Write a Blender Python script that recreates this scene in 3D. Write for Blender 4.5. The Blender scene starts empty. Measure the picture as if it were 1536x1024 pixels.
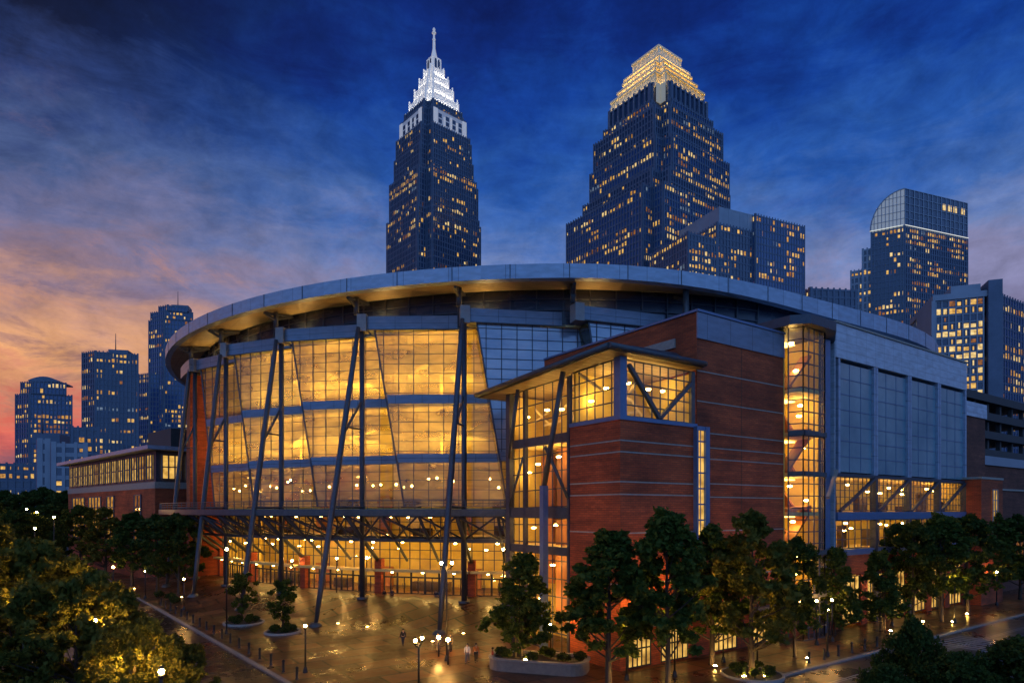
import bpy, math, random
from mathutils import Vector, Matrix, noise as mnoise
R = math.radians
sc = bpy.context.scene
col = bpy.context.collection
random.seed(7)
H = 14.0            # eye height in metres
F = 950.0           # focal length in photograph pixels
HY = 765.0          # horizon row

def lin(r, g, b):
    def f(c):
        c /= 255.0
        return c / 12.92 if c <= .04045 else ((c + .055) / 1.055) ** 2.4
    return (f(r), f(g), f(b))

def ground_at(px, py, z=0.0):
    d = F * (H - z) / (py - HY)
    return Vector(((px - 768) / F * d, d, z))
def at(px, d, z=0.0):
    return Vector(((px - 768) / F * d, d, z))
def zat(py, d):
    return H + (HY - py) * d / F

# ------------------------------------------------------------------ site frame
P0 = Vector((9.4, 55.0, 0.0))                 # front brick corner
RU = Vector((.824, .567, 0)); LV = Vector((-.567, .824, 0))
def W(u, v, z=0.0):
    return P0 + RU * u + LV * v + Vector((0, 0, z))
def uv_of(p):
    q = Vector((p[0], p[1], 0)) - P0
    return q.dot(RU), q.dot(LV)
C = Vector((7.0, 160.0, 0.0))                 # arena centre
def pol(r, deg, z=0.0):
    a = R(deg)
    return Vector((C.x + r * math.sin(a), C.y - r * math.cos(a), z))
def sstep(x, a=0.0, b=1.0):
    t = max(0.0, min(1.0, (x - a) / (b - a)))
    return t * t * (3 - 2 * t)
def gh(x, y):                                 # height of the plaza, which rises to the doors
    r = math.hypot(x - C.x, y - C.y)
    u, v = uv_of((x, y))
    k = max(sstep(4 - u, 0, 6), sstep(v, 15, 21))
    return 2.4 * sstep(90 - r, 0, 13) * k

# ------------------------------------------------------------------ materials
M = {}
def nt(name):
    m = bpy.data.materials.new(name); m.use_nodes = True
    t = m.node_tree; t.nodes.clear()
    o = t.nodes.new('ShaderNodeOutputMaterial')
    M[name] = m
    return m, t, o
def N(t, typ, **kw):
    n = t.nodes.new(typ)
    for k, v in kw.items():
        if k.startswith('i_'):
            key = k[2:]
            key = int(key) if key.isdigit() else key.replace('_', ' ')
            n.inputs[key].default_value = v
        else:
            setattr(n, k, v)
    return n
def rgba(c): return (c[0], c[1], c[2], 1.0)
def ramp(t, stops, interp='LINEAR'):
    n = t.nodes.new('ShaderNodeValToRGB'); cr = n.color_ramp; cr.interpolation = interp
    while len(cr.elements) > 1: cr.elements.remove(cr.elements[-1])
    cr.elements[0].position = stops[0][0]; cr.elements[0].color = rgba(stops[0][1])
    for p, c in stops[1:]:
        e = cr.elements.new(p); e.color = rgba(c)
    return n
def surf(name, c0, c1, scale=1.0, rough=.6, metal=0.0, rough_var=.15, bump=.0, stretch=(1, 1), spec=.5, detail=5):
    """A plain surface: two tones of the same stuff mixed by noise, varied gloss, slight bump."""
    m, t, o = nt(name); L = t.links.new
    b = N(t, 'ShaderNodeBsdfPrincipled'); b.inputs['Metallic'].default_value = metal
    b.inputs['Specular IOR Level'].default_value = spec
    tc = N(t, 'ShaderNodeTexCoord'); mp = N(t, 'ShaderNodeMapping')
    mp.inputs['Scale'].default_value = (stretch[0], stretch[1], 1)
    L(tc.outputs['UV'], mp.inputs['Vector'])
    n1 = N(t, 'ShaderNodeTexNoise'); n1.inputs['Scale'].default_value = scale; n1.inputs['Detail'].default_value = detail
    n1.inputs['Roughness'].default_value = .65
    L(mp.outputs['Vector'], n1.inputs['Vector'])
    rp = ramp(t, [(.3, c0), (.7, c1)]); L(n1.outputs['Fac'], rp.inputs['Fac']); L(rp.outputs['Color'], b.inputs['Base Color'])
    mr = N(t, 'ShaderNodeMapRange'); mr.inputs['To Min'].default_value = max(.02, rough - rough_var); mr.inputs['To Max'].default_value = min(1, rough + rough_var)
    L(n1.outputs['Fac'], mr.inputs['Value']); L(mr.outputs['Result'], b.inputs['Roughness'])
    if bump:
        bp = N(t, 'ShaderNodeBump'); bp.inputs['Strength'].default_value = bump; bp.inputs['Distance'].default_value = .05
        L(n1.outputs['Fac'], bp.inputs['Height']); L(bp.outputs['Normal'], b.inputs['Normal'])
    L(b.outputs['BSDF'], o.inputs['Surface'])
    return m
def panelled(name, c0, c1, pw, ph, joint, metal=.4, rough=.4, jw=.03):
    """Sheet-metal or stone panels with joints, in metres."""
    m, t, o = nt(name); L = t.links.new
    b = N(t, 'ShaderNodeBsdfPrincipled'); b.inputs['Metallic'].default_value = metal
    tc = N(t, 'ShaderNodeTexCoord')
    br = N(t, 'ShaderNodeTexBrick'); br.offset = 0.0
    br.inputs['Scale'].default_value = 1; br.inputs['Brick Width'].default_value = pw; br.inputs['Row Height'].default_value = ph
    br.inputs['Mortar Size'].default_value = jw; br.inputs['Mortar Smooth'].default_value = .2
    br.inputs['Color1'].default_value = rgba(c0); br.inputs['Color2'].default_value = rgba(c1); br.inputs['Mortar'].default_value = rgba(joint)
    L(tc.outputs['UV'], br.inputs['Vector'])
    n1 = N(t, 'ShaderNodeTexNoise'); n1.inputs['Scale'].default_value = .6; n1.inputs['Detail'].default_value = 8
    mp = N(t, 'ShaderNodeMapping'); mp.inputs['Scale'].default_value = (1, 3, 1); L(tc.outputs['UV'], mp.inputs['Vector']); L(mp.outputs['Vector'], n1.inputs['Vector'])
    mx = N(t, 'ShaderNodeMix', data_type='RGBA', blend_type='MULTIPLY'); mx.inputs['Factor'].default_value = .7
    rp = ramp(t, [(.3, (.62, .62, .62)), (.7, (1.1, 1.1, 1.1))]); L(n1.outputs['Fac'], rp.inputs['Fac'])
    L(br.outputs['Color'], mx.inputs['A']); L(rp.outputs['Color'], mx.inputs['B']); L(mx.outputs['Result'], b.inputs['Base Color'])
    mr = N(t, 'ShaderNodeMapRange'); mr.inputs['To Min'].default_value = rough - .12; mr.inputs['To Max'].default_value = rough + .2
    L(n1.outputs['Fac'], mr.inputs['Value']); L(mr.outputs['Result'], b.inputs['Roughness'])
    bp = N(t, 'ShaderNodeBump'); bp.inputs['Strength'].default_value = .25; bp.inputs['Distance'].default_value = .03
    L(n1.outputs['Fac'], bp.inputs['Height']); L(bp.outputs['Normal'], b.inputs['Normal'])
    L(b.outputs['BSDF'], o.inputs['Surface'])
    return m
def emit(name, c, s):
    m, t, o = nt(name)
    e = N(t, 'ShaderNodeEmission'); e.inputs['Color'].default_value = rgba(c); e.inputs['Strength'].default_value = s
    t.links.new(e.outputs['Emission'], o.inputs['Surface'])
    return m
def facing(t, lo, hi):
    lw = N(t, 'ShaderNodeLayerWeight'); lw.inputs['Blend'].default_value = .5
    pw = N(t, 'ShaderNodeMath', operation='POWER'); pw.inputs[1].default_value = 4; t.links.new(lw.outputs['Facing'], pw.inputs[0])
    ma = N(t, 'ShaderNodeMath', operation='MULTIPLY_ADD'); ma.inputs[1].default_value = hi; ma.inputs[2].default_value = lo
    t.links.new(pw.outputs[0], ma.inputs[0]); return ma.outputs[0]
def glow_pane(name, c0, c1, s, scale=1.2):
    """A lit window seen from far away: a room behind glass, unevenly lit."""
    m, t, o = nt(name); L = t.links.new
    tc = N(t, 'ShaderNodeTexCoord'); n1 = N(t, 'ShaderNodeTexNoise'); n1.inputs['Scale'].default_value = scale; n1.inputs['Detail'].default_value = 3
    L(tc.outputs['UV'], n1.inputs['Vector'])
    rp = ramp(t, [(.32, c0), (.62, c1)]); L(n1.outputs['Fac'], rp.inputs['Fac'])
    e = N(t, 'ShaderNodeEmission'); e.inputs['Strength'].default_value = s; L(rp.outputs['Color'], e.inputs['Color'])
    g = N(t, 'ShaderNodeBsdfGlossy'); g.inputs['Roughness'].default_value = .08; g.inputs['Color'].default_value = (.8, .85, .9, 1)
    fr = facing(t, .04, .55)
    mx = N(t, 'ShaderNodeMixShader'); L(fr, mx.inputs['Fac']); L(e.outputs['Emission'], mx.inputs[1]); L(g.outputs['BSDF'], mx.inputs[2])
    L(mx.outputs['Shader'], o.inputs['Surface'])
    return m
def clear_glass(name, tint, refl=1.5, film=.0, filmcol=(.5, .45, .35)):
    m, t, o = nt(name); L = t.links.new
    tr = N(t, 'ShaderNodeBsdfTransparent'); tr.inputs['Color'].default_value = rgba(tint)
    g = N(t, 'ShaderNodeBsdfGlossy'); g.inputs['Roughness'].default_value = .04; g.inputs['Color'].default_value = (.9, .95, 1, 1)
    tc = N(t, 'ShaderNodeTexCoord'); n1 = N(t, 'ShaderNodeTexNoise'); n1.inputs['Scale'].default_value = .5; n1.inputs['Detail'].default_value = 2
    L(tc.outputs['UV'], n1.inputs['Vector'])
    bp = N(t, 'ShaderNodeBump'); bp.inputs['Strength'].default_value = .12; bp.inputs['Distance'].default_value = .1
    L(n1.outputs['Fac'], bp.inputs['Height']); L(bp.outputs['Normal'], g.inputs['Normal'])
    fr = facing(t, .05, .6)
    mx = N(t, 'ShaderNodeMixShader'); L(fr, mx.inputs['Fac'])
    last = tr
    if film:
        df = N(t, 'ShaderNodeBsdfTranslucent')
        mp = N(t, 'ShaderNodeMapping'); mp.inputs['Scale'].default_value = (.35, 1.1, 1); L(tc.outputs['UV'], mp.inputs['Vector'])
        n3 = N(t, 'ShaderNodeTexNoise'); n3.inputs['Scale'].default_value = .55; n3.inputs['Detail'].default_value = 6; n3.inputs['Distortion'].default_value = .8; L(mp.outputs['Vector'], n3.inputs['Vector'])
        fr_ = ramp(t, [(.3, tuple(c * .42 for c in filmcol)), (.66, filmcol)]); L(n3.outputs['Fac'], fr_.inputs['Fac']); L(fr_.outputs['Color'], df.inputs['Color'])
        m2 = N(t, 'ShaderNodeMixShader'); m2.inputs['Fac'].default_value = film
        L(tr.outputs['BSDF'], m2.inputs[1]); L(df.outputs['BSDF'], m2.inputs[2]); last = m2
    L(last.outputs[0], mx.inputs[1]); L(g.outputs['BSDF'], mx.inputs[2]); L(mx.outputs['Shader'], o.inputs['Surface'])
    return m
def brick(name, c0, c1, mortar):
    m, t, o = nt(name); L = t.links.new
    b = N(t, 'ShaderNodeBsdfPrincipled'); b.inputs['Roughness'].default_value = .8
    tc = N(t, 'ShaderNodeTexCoord')
    br = N(t, 'ShaderNodeTexBrick'); br.inputs['Scale'].default_value = 1
    br.inputs['Brick Width'].default_value = .6; br.inputs['Row Height'].default_value = .2; br.inputs['Mortar Size'].default_value = .018
    br.inputs['Color1'].default_value = rgba(c0); br.inputs['Color2'].default_value = rgba(c1); br.inputs['Mortar'].default_value = rgba(mortar)
    L(tc.outputs['UV'], br.inputs['Vector'])
    mp = N(t, 'ShaderNodeMapping'); mp.inputs['Scale'].default_value = (.12, 1.6, 1); L(tc.outputs['UV'], mp.inputs['Vector'])
    n1 = N(t, 'ShaderNodeTexNoise'); n1.inputs['Scale'].default_value = 1.4; n1.inputs['Detail'].default_value = 7; n1.inputs['Roughness'].default_value = .7
    L(mp.outputs['Vector'], n1.inputs['Vector'])
    n2 = N(t, 'ShaderNodeTexNoise'); n2.inputs['Scale'].default_value = .25; n2.inputs['Detail'].default_value = 4; L(tc.outputs['UV'], n2.inputs['Vector'])
    rp = ramp(t, [(.3, (.5, .5, .5)), (.7, (1.25, 1.2, 1.15))]); L(n1.outputs['Fac'], rp.inputs['Fac'])
    r2 = ramp(t, [(.3, (.6, .58, .56)), (.7, (1.2, 1.2, 1.2))]); L(n2.outputs['Fac'], r2.inputs['Fac'])
    mx = N(t, 'ShaderNodeMix', data_type='RGBA', blend_type='MULTIPLY'); mx.inputs['Factor'].default_value = 1
    L(br.outputs['Color'], mx.inputs['A']); L(rp.outputs['Color'], mx.inputs['B'])
    m2 = N(t, 'ShaderNodeMix', data_type='RGBA', blend_type='MULTIPLY'); m2.inputs['Factor'].default_value = 1
    L(mx.outputs['Result'], m2.inputs['A']); L(r2.outputs['Color'], m2.inputs['B']); L(m2.outputs['Result'], b.inputs['Base Color'])
    bp = N(t, 'ShaderNodeBump'); bp.inputs['Strength'].default_value = .3; bp.inputs['Distance'].default_value = .02
    L(br.outputs['Fac'], bp.inputs['Height']); bp.invert = True; L(bp.outputs['Normal'], b.inputs['Normal'])
    L(b.outputs['BSDF'], o.inputs['Surface'])
    return m
def leafmat(name, c0, c1, c2):
    m, t, o = nt(name); L = t.links.new
    ge = N(t, 'ShaderNodeNewGeometry'); rp = ramp(t, [(0, c0), (.5, c1), (1, c2)]); L(ge.outputs['Random Per Island'], rp.inputs['Fac'])
    b = N(t, 'ShaderNodeBsdfPrincipled'); b.inputs['Roughness'].default_value = .6; b.inputs['Specular IOR Level'].default_value = .12
    L(rp.outputs['Color'], b.inputs['Base Color'])
    tl = N(t, 'ShaderNodeBsdfTranslucent'); L(rp.outputs['Color'], tl.inputs['Color'])
    mx = N(t, 'ShaderNodeMixShader'); mx.inputs['Fac'].default_value = .42
    L(b.outputs['BSDF'], mx.inputs[1]); L(tl.outputs['BSDF'], mx.inputs[2]); L(mx.outputs['Shader'], o.inputs['Surface'])
    return m
def paving(name, c0, c1, joint, wet, pw, ph):
    """Stone slabs or asphalt, wet in irregular patches."""
    m, t, o = nt(name); L = t.links.new
    b = N(t, 'ShaderNodeBsdfPrincipled')
    tc = N(t, 'ShaderNodeTexCoord')
    n1 = N(t, 'ShaderNodeTexNoise'); n1.inputs['Scale'].default_value = .16; n1.inputs['Detail'].default_value = 6; n1.inputs['Roughness'].default_value = .6
    L(tc.outputs['UV'], n1.inputs['Vector'])
    n2 = N(t, 'ShaderNodeTexNoise'); n2.inputs['Scale'].default_value = 1.7; n2.inputs['Detail'].default_value = 8; L(tc.outputs['UV'], n2.inputs['Vector'])
    if pw:
        br = N(t, 'ShaderNodeTexBrick'); br.inputs['Scale'].default_value = 1; br.offset = .5
        br.inputs['Brick Width'].default_value = pw; br.inputs['Row Height'].default_value = ph; br.inputs['Mortar Size'].default_value = .13
        br.inputs['Bias'].default_value = .1
        br.inputs['Color1'].default_value = rgba(c0); br.inputs['Color2'].default_value = rgba(c1); br.inputs['Mortar'].default_value = rgba(joint)
        L(tc.outputs['UV'], br.inputs['Vector']); base = br.outputs['Color']
    else:
        r0 = ramp(t, [(.35, c0), (.65, c1)]); L(n2.outputs['Fac'], r0.inputs['Fac']); base = r0.outputs['Color']
    rp = ramp(t, [(.3, (.45, .45, .45)), (.7, (1.15, 1.15, 1.15))]); L(n2.outputs['Fac'], rp.inputs['Fac'])
    mx = N(t, 'ShaderNodeMix', data_type='RGBA', blend_type='MULTIPLY'); mx.inputs['Factor'].default_value = .8
    L(base, mx.inputs['A']); L(rp.outputs['Color'], mx.inputs['B']); L(mx.outputs['Result'], b.inputs['Base Color'])
    ad = N(t, 'ShaderNodeMath', operation='MULTIPLY_ADD'); ad.inputs[1].default_value = .35; L(n2.outputs['Fac'], ad.inputs[0]); L(n1.outputs['Fac'], ad.inputs[2])
    mr = N(t, 'ShaderNodeMapRange'); mr.inputs['From Min'].default_value = .42; mr.inputs['From Max'].default_value = .92
    mr.inputs['To Min'].default_value = wet[0]; mr.inputs['To Max'].default_value = wet[1]
    L(ad.outputs['Value'], mr.inputs['Value']); L(mr.outputs['Result'], b.inputs['Roughness'])
    b.inputs['Specular IOR Level'].default_value = .38
    bp = N(t, 'ShaderNodeBump'); bp.inputs['Strength'].default_value = .02; bp.inputs['Distance'].default_value = .03
    L(n2.outputs['Fac'], bp.inputs['Height']); L(bp.outputs['Normal'], b.inputs['Normal'])
    L(b.outputs['BSDF'], o.inputs['Surface'])
    return m

paving('plaza_stone', (.22, .086, .034), (.055, .025, .013), (.008, .005, .003), (.13, .62), 4.2, 2.8)
paving('wet_asphalt', (.03, .03, .034), (.055, .052, .052), (0, 0, 0), (.12, .5), 0, 0)
paving('brick_street', (.09, .05, .04), (.06, .036, .03), (.02, .015, .014), (.13, .45), 1.1, .55)
surf('kerb_stone', (.22, .19, .17), (.33, .29, .25), 1.5, .55, bump=.2)
surf('paint_white', (.22, .22, .21), (.36, .36, .35), 2.5, .5)
brick('brick_red', (.60, .112, .03), (.44, .078, .022), (.2, .06, .03))
brick('brick_dark', (.24, .075, .04), (.17, .05, .03), (.1, .05, .04))
surf('stone_band', (.30, .25, .21), (.42, .36, .30), 2, .7)
panelled('roof_metal', (.42, .5, .62), (.36, .44, .56), 4.6, 2.6, (.12, .15, .2), metal=.35, rough=.42)
panelled('band_metal', (.24, .29, .38), (.20, .25, .34), 3.6, 3.0, (.06, .08, .12), metal=.35, rough=.38)
panelled('white_panel', (.62, .66, .74), (.55, .6, .68), 2.3, 1.0, (.3, .33, .38), metal=.15, rough=.45, jw=.025)
panelled('soffit_board', (.5, .38, .22), (.42, .31, .18), 4.0, .9, (.18, .12, .07), metal=.1, rough=.5)
surf('steel_grey', (.06, .066, .075), (.105, .112, .125), 1.5, .45, .3, bump=.05)
surf('steel_dark', (.05, .058, .075), (.085, .095, .12), 1.5, .45, .35, bump=.05)
surf('steel_blue', (.10, .16, .30), (.14, .22, .38), 1.2, .42, .3)
surf('black_metal', (.018, .018, .02), (.035, .035, .038), 3, .45, .3)
surf('clerestory_dark', (.02, .03, .055), (.045, .06, .1), .7, .25, .0, stretch=(.2, 1))
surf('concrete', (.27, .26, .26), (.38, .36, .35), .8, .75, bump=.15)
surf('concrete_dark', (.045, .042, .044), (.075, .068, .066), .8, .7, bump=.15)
surf('planter_stone', (.17, .14, .12), (.27, .22, .18), 1.8, .7, bump=.3)
surf('soil', (.025, .018, .012), (.05, .035, .022), 4, .95, bump=.5)
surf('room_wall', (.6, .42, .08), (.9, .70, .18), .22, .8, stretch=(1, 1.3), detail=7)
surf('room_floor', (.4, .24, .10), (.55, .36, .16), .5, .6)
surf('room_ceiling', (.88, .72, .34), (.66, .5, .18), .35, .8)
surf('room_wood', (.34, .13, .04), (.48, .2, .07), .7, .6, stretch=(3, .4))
surf('room_dark', (.06, .035, .02), (.12, .07, .035), 1, .7)
surf('tower_stone', (.09, .115, .165), (.15, .18, .25), .15, .55, .1)
surf('tower_stone_light', (.27, .29, .34), (.36, .38, .43), .15, .6, .1)
surf('tower_glass', (.028, .045, .09), (.05, .075, .14), .12, .12, .0, .05, spec=.8)
surf('tower_glass_blue', (.03, .075, .2), (.05, .11, .27), .12, .12, .0, .05, spec=.8)
surf('blue_glass', (.26, .34, .46), (.52, .57, .64), .35, .14, .25, .08, stretch=(.35, 1), spec=.8, bump=.05)
surf('dark_blue_glass', (.13, .26, .32), (.30, .44, .48), .3, .16, .15, .1, stretch=(.6, .5), spec=.7, bump=.03)
surf('skin', (.42, .26, .18), (.5, .32, .23), 6, .6)
surf('skin_dark', (.16, .09, .06), (.22, .13, .09), 6, .6)
surf('hair_dark', (.015, .01, .008), (.03, .02, .015), 20, .6)
surf('hair_brown', (.07, .035, .015), (.11, .06, .03), 20, .6)
for nm, c in (('cloth_navy', (.02, .026, .05)), ('cloth_black', (.014, .014, .016)), ('cloth_white', (.55, .54, .5)),
              ('cloth_orange', (.5, .17, .03)), ('cloth_grey', (.15, .15, .16)), ('cloth_denim', (.05, .08, .15)), ('cloth_khaki', (.25, .19, .11)), ('cloth_red', (.3, .04, .03))):
    surf(nm, tuple(x * .8 for x in c), tuple(x * 1.2 for x in c), 8, .85)
surf('bark', (.035, .024, .016), (.075, .055, .04), 3, .9, bump=.5, stretch=(4, 1))
leafmat('leaf_street', (.035, .06, .012), (.075, .115, .02), (.13, .16, .028))
leafmat('leaf_warm', (.07, .08, .014), (.13, .13, .022), (.21, .18, .03))
leafmat('leaf_dark', (.03, .052, .012), (.06, .092, .018), (.10, .125, .024))
leafmat('leaf_low', (.02, .05, .014), (.05, .08, .02), (.12, .11, .03))
clear_glass('arena_glass', (.95, .9, .74), 1.42, .42, (.95, .80, .42))
clear_glass('lobby_glass', (.93, .92, .88), 1.4)
emit('lamp_room', (1, .62, .17), 16)
emit('lamp_room_soft', (1, .58, .14), 6)
emit('lamp_bulb', (1, .60, .16), 85)
emit('lamp_globe', (1, .5, .12), 340)
emit('lamp_ground', (1, .55, .15), 45)
emit('lamp_uplight', (1, .56, .12), 420)
emit('lamp_globe_bright', (1, .54, .10), 1000)
emit('lamp_strip', (1, .58, .16), 36)
emit('lamp_cove', (1, .60, .12), 40)
emit('crown_strip_white', (1, .93, .8), 34)
emit('crown_strip_soft', (.95, .97, .9), 1.1)
emit('crown_strip_gold', (1, .66, .2), 20)
W1 = lin(255, 200, 100); W2 = lin(245, 178, 72); W3 = lin(255, 222, 150); W4 = lin(230, 145, 58); W5 = lin(160, 185, 215)
glow_pane('win_gold', tuple(c * .45 for c in W2), W1, 1.0, .8)
glow_pane('win_amber', tuple(c * .3 for c in W4), W2, .8, .8)
glow_pane('win_pale', tuple(c * .5 for c in W1), W3, 1.1, .8)
glow_pane('win_dim', tuple(c * .25 for c in W4), W4, .45, .8)
glow_pane('win_cool', tuple(c * .3 for c in W5), W5, .45, .8)
glow_pane('shop_gold', tuple(c * .25 for c in W4), W1, 1.1, .7)
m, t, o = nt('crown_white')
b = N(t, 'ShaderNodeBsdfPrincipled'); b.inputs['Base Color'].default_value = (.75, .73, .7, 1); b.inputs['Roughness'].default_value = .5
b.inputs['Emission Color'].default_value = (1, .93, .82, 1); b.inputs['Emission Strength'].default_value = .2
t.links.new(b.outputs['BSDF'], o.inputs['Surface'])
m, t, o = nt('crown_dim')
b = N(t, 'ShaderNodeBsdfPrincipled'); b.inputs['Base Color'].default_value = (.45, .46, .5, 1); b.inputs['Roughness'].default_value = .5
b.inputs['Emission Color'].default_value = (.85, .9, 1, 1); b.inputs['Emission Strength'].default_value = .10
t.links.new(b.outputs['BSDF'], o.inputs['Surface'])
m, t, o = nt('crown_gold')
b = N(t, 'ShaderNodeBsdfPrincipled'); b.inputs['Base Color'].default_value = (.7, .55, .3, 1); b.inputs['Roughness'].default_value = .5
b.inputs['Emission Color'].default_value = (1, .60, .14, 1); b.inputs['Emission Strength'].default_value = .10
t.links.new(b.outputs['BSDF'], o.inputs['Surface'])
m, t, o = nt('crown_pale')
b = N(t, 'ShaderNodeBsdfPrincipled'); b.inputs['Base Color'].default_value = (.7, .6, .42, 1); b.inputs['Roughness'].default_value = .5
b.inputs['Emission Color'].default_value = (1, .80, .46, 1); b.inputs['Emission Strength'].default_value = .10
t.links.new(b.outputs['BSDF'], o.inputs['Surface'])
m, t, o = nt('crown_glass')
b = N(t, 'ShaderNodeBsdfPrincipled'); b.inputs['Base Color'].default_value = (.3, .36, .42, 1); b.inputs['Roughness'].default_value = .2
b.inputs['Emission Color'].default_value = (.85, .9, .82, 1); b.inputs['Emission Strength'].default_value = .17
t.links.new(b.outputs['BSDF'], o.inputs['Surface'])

# ------------------------------------------------------------------ mesh builder
class MB:
    def __init__(s): s.v = []; s.f = []; s.mi = []; s.mats = []; s.sm = []
    def face(s, pts, m=0, sm=False):
        i = len(s.v); s.v += [Vector(p) for p in pts]; s.f.append(tuple(range(i, i + len(pts)))); s.mi.append(m); s.sm.append(sm)
    def mesh(s, vs, fs, m=0, sm=False):
        i = len(s.v); s.v += [Vector(p) for p in vs]
        for f in fs: s.f.append(tuple(i + k for k in f)); s.mi.append(m); s.sm.append(sm)
    def hexa(s, p, m=0):            # p: 4 bottom (ccw) + 4 top
        s.mesh(p, [(3, 2, 1, 0), (4, 5, 6, 7), (0, 1, 5, 4), (1, 2, 6, 5), (2, 3, 7, 6), (3, 0, 4, 7)], m)
    def box(s, o, ax, ay, az, m=0): # corner o and three edge vectors (right-handed)
        o = Vector(o); ax = Vector(ax); ay = Vector(ay); az = Vector(az)
        if ax.cross(ay).dot(az) < 0: ax, ay = ay, ax
        s.hexa([o, o + ax, o + ax + ay, o + ay, o + az, o + ax + az, o + ax + ay + az, o + ay + az], m)
    def uvbox(s, u0, u1, v0, v1, z0, z1, m=0):
        s.box(W(u0, v0, z0), RU * (u1 - u0), LV * (v1 - v0), (0, 0, z1 - z0), m)
    def bar(s, a, b, w, h=None, m=0):   # square bar between two points
        a = Vector(a); b = Vector(b); d = (b - a)
        if d.length < 1e-6: return
        d = d.normalized(); h = h or w
        up = Vector((0, 0, 1)) if abs(d.z) < .95 else Vector((0, 1, 0))
        x = d.cross(up).normalized() * w / 2; y = x.cross(d).normalized() * h / 2
        s.hexa([a - x - y, a + x - y, a + x + y, a - x + y, b - x - y, b + x - y, b + x + y, b - x + y], m)
    def tube(s, pts, rs, n=8, m=0, cap=True, sm=True):
        pts = [Vector(p) for p in pts]
        if not hasattr(rs, '__len__'): rs = [rs] * len(pts)
        base = len(s.v); L = len(pts)
        d0 = (pts[-1] - pts[0]).normalized(); up = Vector((0, 0, 1)) if abs(d0.z) < .9 else Vector((1, 0, 0))
        for i, p in enumerate(pts):
            d = (pts[min(i + 1, L - 1)] - pts[max(i - 1, 0)])
            d = d.normalized() if d.length > 1e-9 else d0
            x = d.cross(up).normalized(); y = d.cross(x).normalized()
            for k in range(n):
                a = 2 * math.pi * k / n
                s.v.append(p + (x * math.cos(a) + y * math.sin(a)) * rs[i])
        for i in range(L - 1):
            for k in range(n):
                k2 = (k + 1) % n
                s.f.append((base + i * n + k, base + i * n + k2, base + (i + 1) * n + k2, base + (i + 1) * n + k)); s.mi.append(m); s.sm.append(sm)
        if cap:
            s.f.append(tuple(base + k for k in reversed(range(n)))); s.mi.append(m); s.sm.append(False)
            s.f.append(tuple(base + (L - 1) * n + k for k in range(n))); s.mi.append(m); s.sm.append(False)
    def lathe(s, c, prof, n=12, m=0, sm=True):   # prof: (r, z)
        c = Vector(c); base = len(s.v)
        for r, z in prof:
            for k in range(n):
                a = 2 * math.pi * k / n; s.v.append(c + Vector((r * math.cos(a), r * math.sin(a), z)))
        for i in range(len(prof) - 1):
            for k in range(n):
                k2 = (k + 1) % n
                s.f.append((base + i * n + k, base + i * n + k2, base + (i + 1) * n + k2, base + (i + 1) * n + k)); s.mi.append(m); s.sm.append(sm)
    def prism(s, poly, z0, z1, m=0):  # ccw footprint
        n = len(poly); b = [Vector((p[0], p[1], z0)) for p in poly]; t = [Vector((p[0], p[1], z1)) for p in poly]
        s.mesh(b + t, [tuple(reversed(range(n))), tuple(range(n, 2 * n))] + [(i, (i + 1) % n, n + (i + 1) % n, n + i) for i in range(n)], m)
    def sector(s, r0, r1, z0, z1, a0, a1, n, m=0, rf=None):   # annular slab
        for i in range(n):
            ta = a0 + (a1 - a0) * i / n; tb = a0 + (a1 - a0) * (i + 1) / n
            k0 = rf(ta) if rf else 0; k1 = rf(tb) if rf else 0
            A, B, Cc, D = pol(r0 + k0, ta), pol(r1 + k0, ta), pol(r1 + k1, tb), pol(r0 + k1, tb)
            lo = [Vector((p.x, p.y, z0)) for p in (A, B, Cc, D)]; hi = [Vector((p.x, p.y, z1)) for p in (A, B, Cc, D)]
            fs = [(3, 2, 1, 0), (4, 5, 6, 7), (1, 2, 6, 5), (3, 0, 4, 7)]
            if i == 0: fs.append((0, 1, 5, 4))
            if i == n - 1: fs.append((2, 3, 7, 6))
            s.mesh(lo + hi, fs, m)
    def build(s, name, mat, parent=None, keep=False):
        if not s.v: return None
        mats = mat if isinstance(mat, (list, tuple)) else [mat]
        if keep: org = Vector((0, 0, 0))
        else:
            xs = [p.x for p in s.v]; ys = [p.y for p in s.v]; zs = [p.z for p in s.v]
            org = Vector(((min(xs) + max(xs)) / 2, (min(ys) + max(ys)) / 2, min(zs)))
        me = bpy.data.meshes.new(name)
        me.from_pydata([p - org for p in s.v], [], s.f)
        for q in mats: me.materials.append(M[q])
        uvl = me.uv_layers.new(name='UVMap').data
        for p in me.polygons:
            p.material_index = s.mi[p.index]; p.use_smooth = s.sm[p.index]
            n = p.normal
            if abs(n.z) < .75:
                tx = Vector((-n.y, n.x, 0)).normalized()
                for li in p.loop_indices:
                    q = me.vertices[me.loops[li].vertex_index].co + org
                    uvl[li].uv = (q.x * tx.x + q.y * tx.y, q.z)
            else:
                for li in p.loop_indices:
                    q = me.vertices[me.loops[li].vertex_index].co + org
                    uvl[li].uv = (q.x * RU.x + q.y * RU.y, q.x * LV.x + q.y * LV.y)
        me.update()
        ob = bpy.data.objects.new(name, me); col.objects.link(ob)
        ob.location = org
        if parent is not None:
            ob.parent = parent; ob.location = org - wloc(parent)
        return ob
def wloc(o):
    v = Vector((0, 0, 0))
    while o is not None: v += o.location; o = o.parent
    return v
def thing(name, label, cat, loc=(0, 0, 0), group=None):
    o = bpy.data.objects.new(name, None); col.objects.link(o); o.location = loc; o.empty_display_size = .5
    o['label'] = label; o['category'] = cat
    if group: o['group'] = group
    return o
def tag(o, label, cat, group=None):
    o['label'] = label; o['category'] = cat
    if group: o['group'] = group
    return o
def kind(o, k): o['kind'] = k; return o
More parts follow.
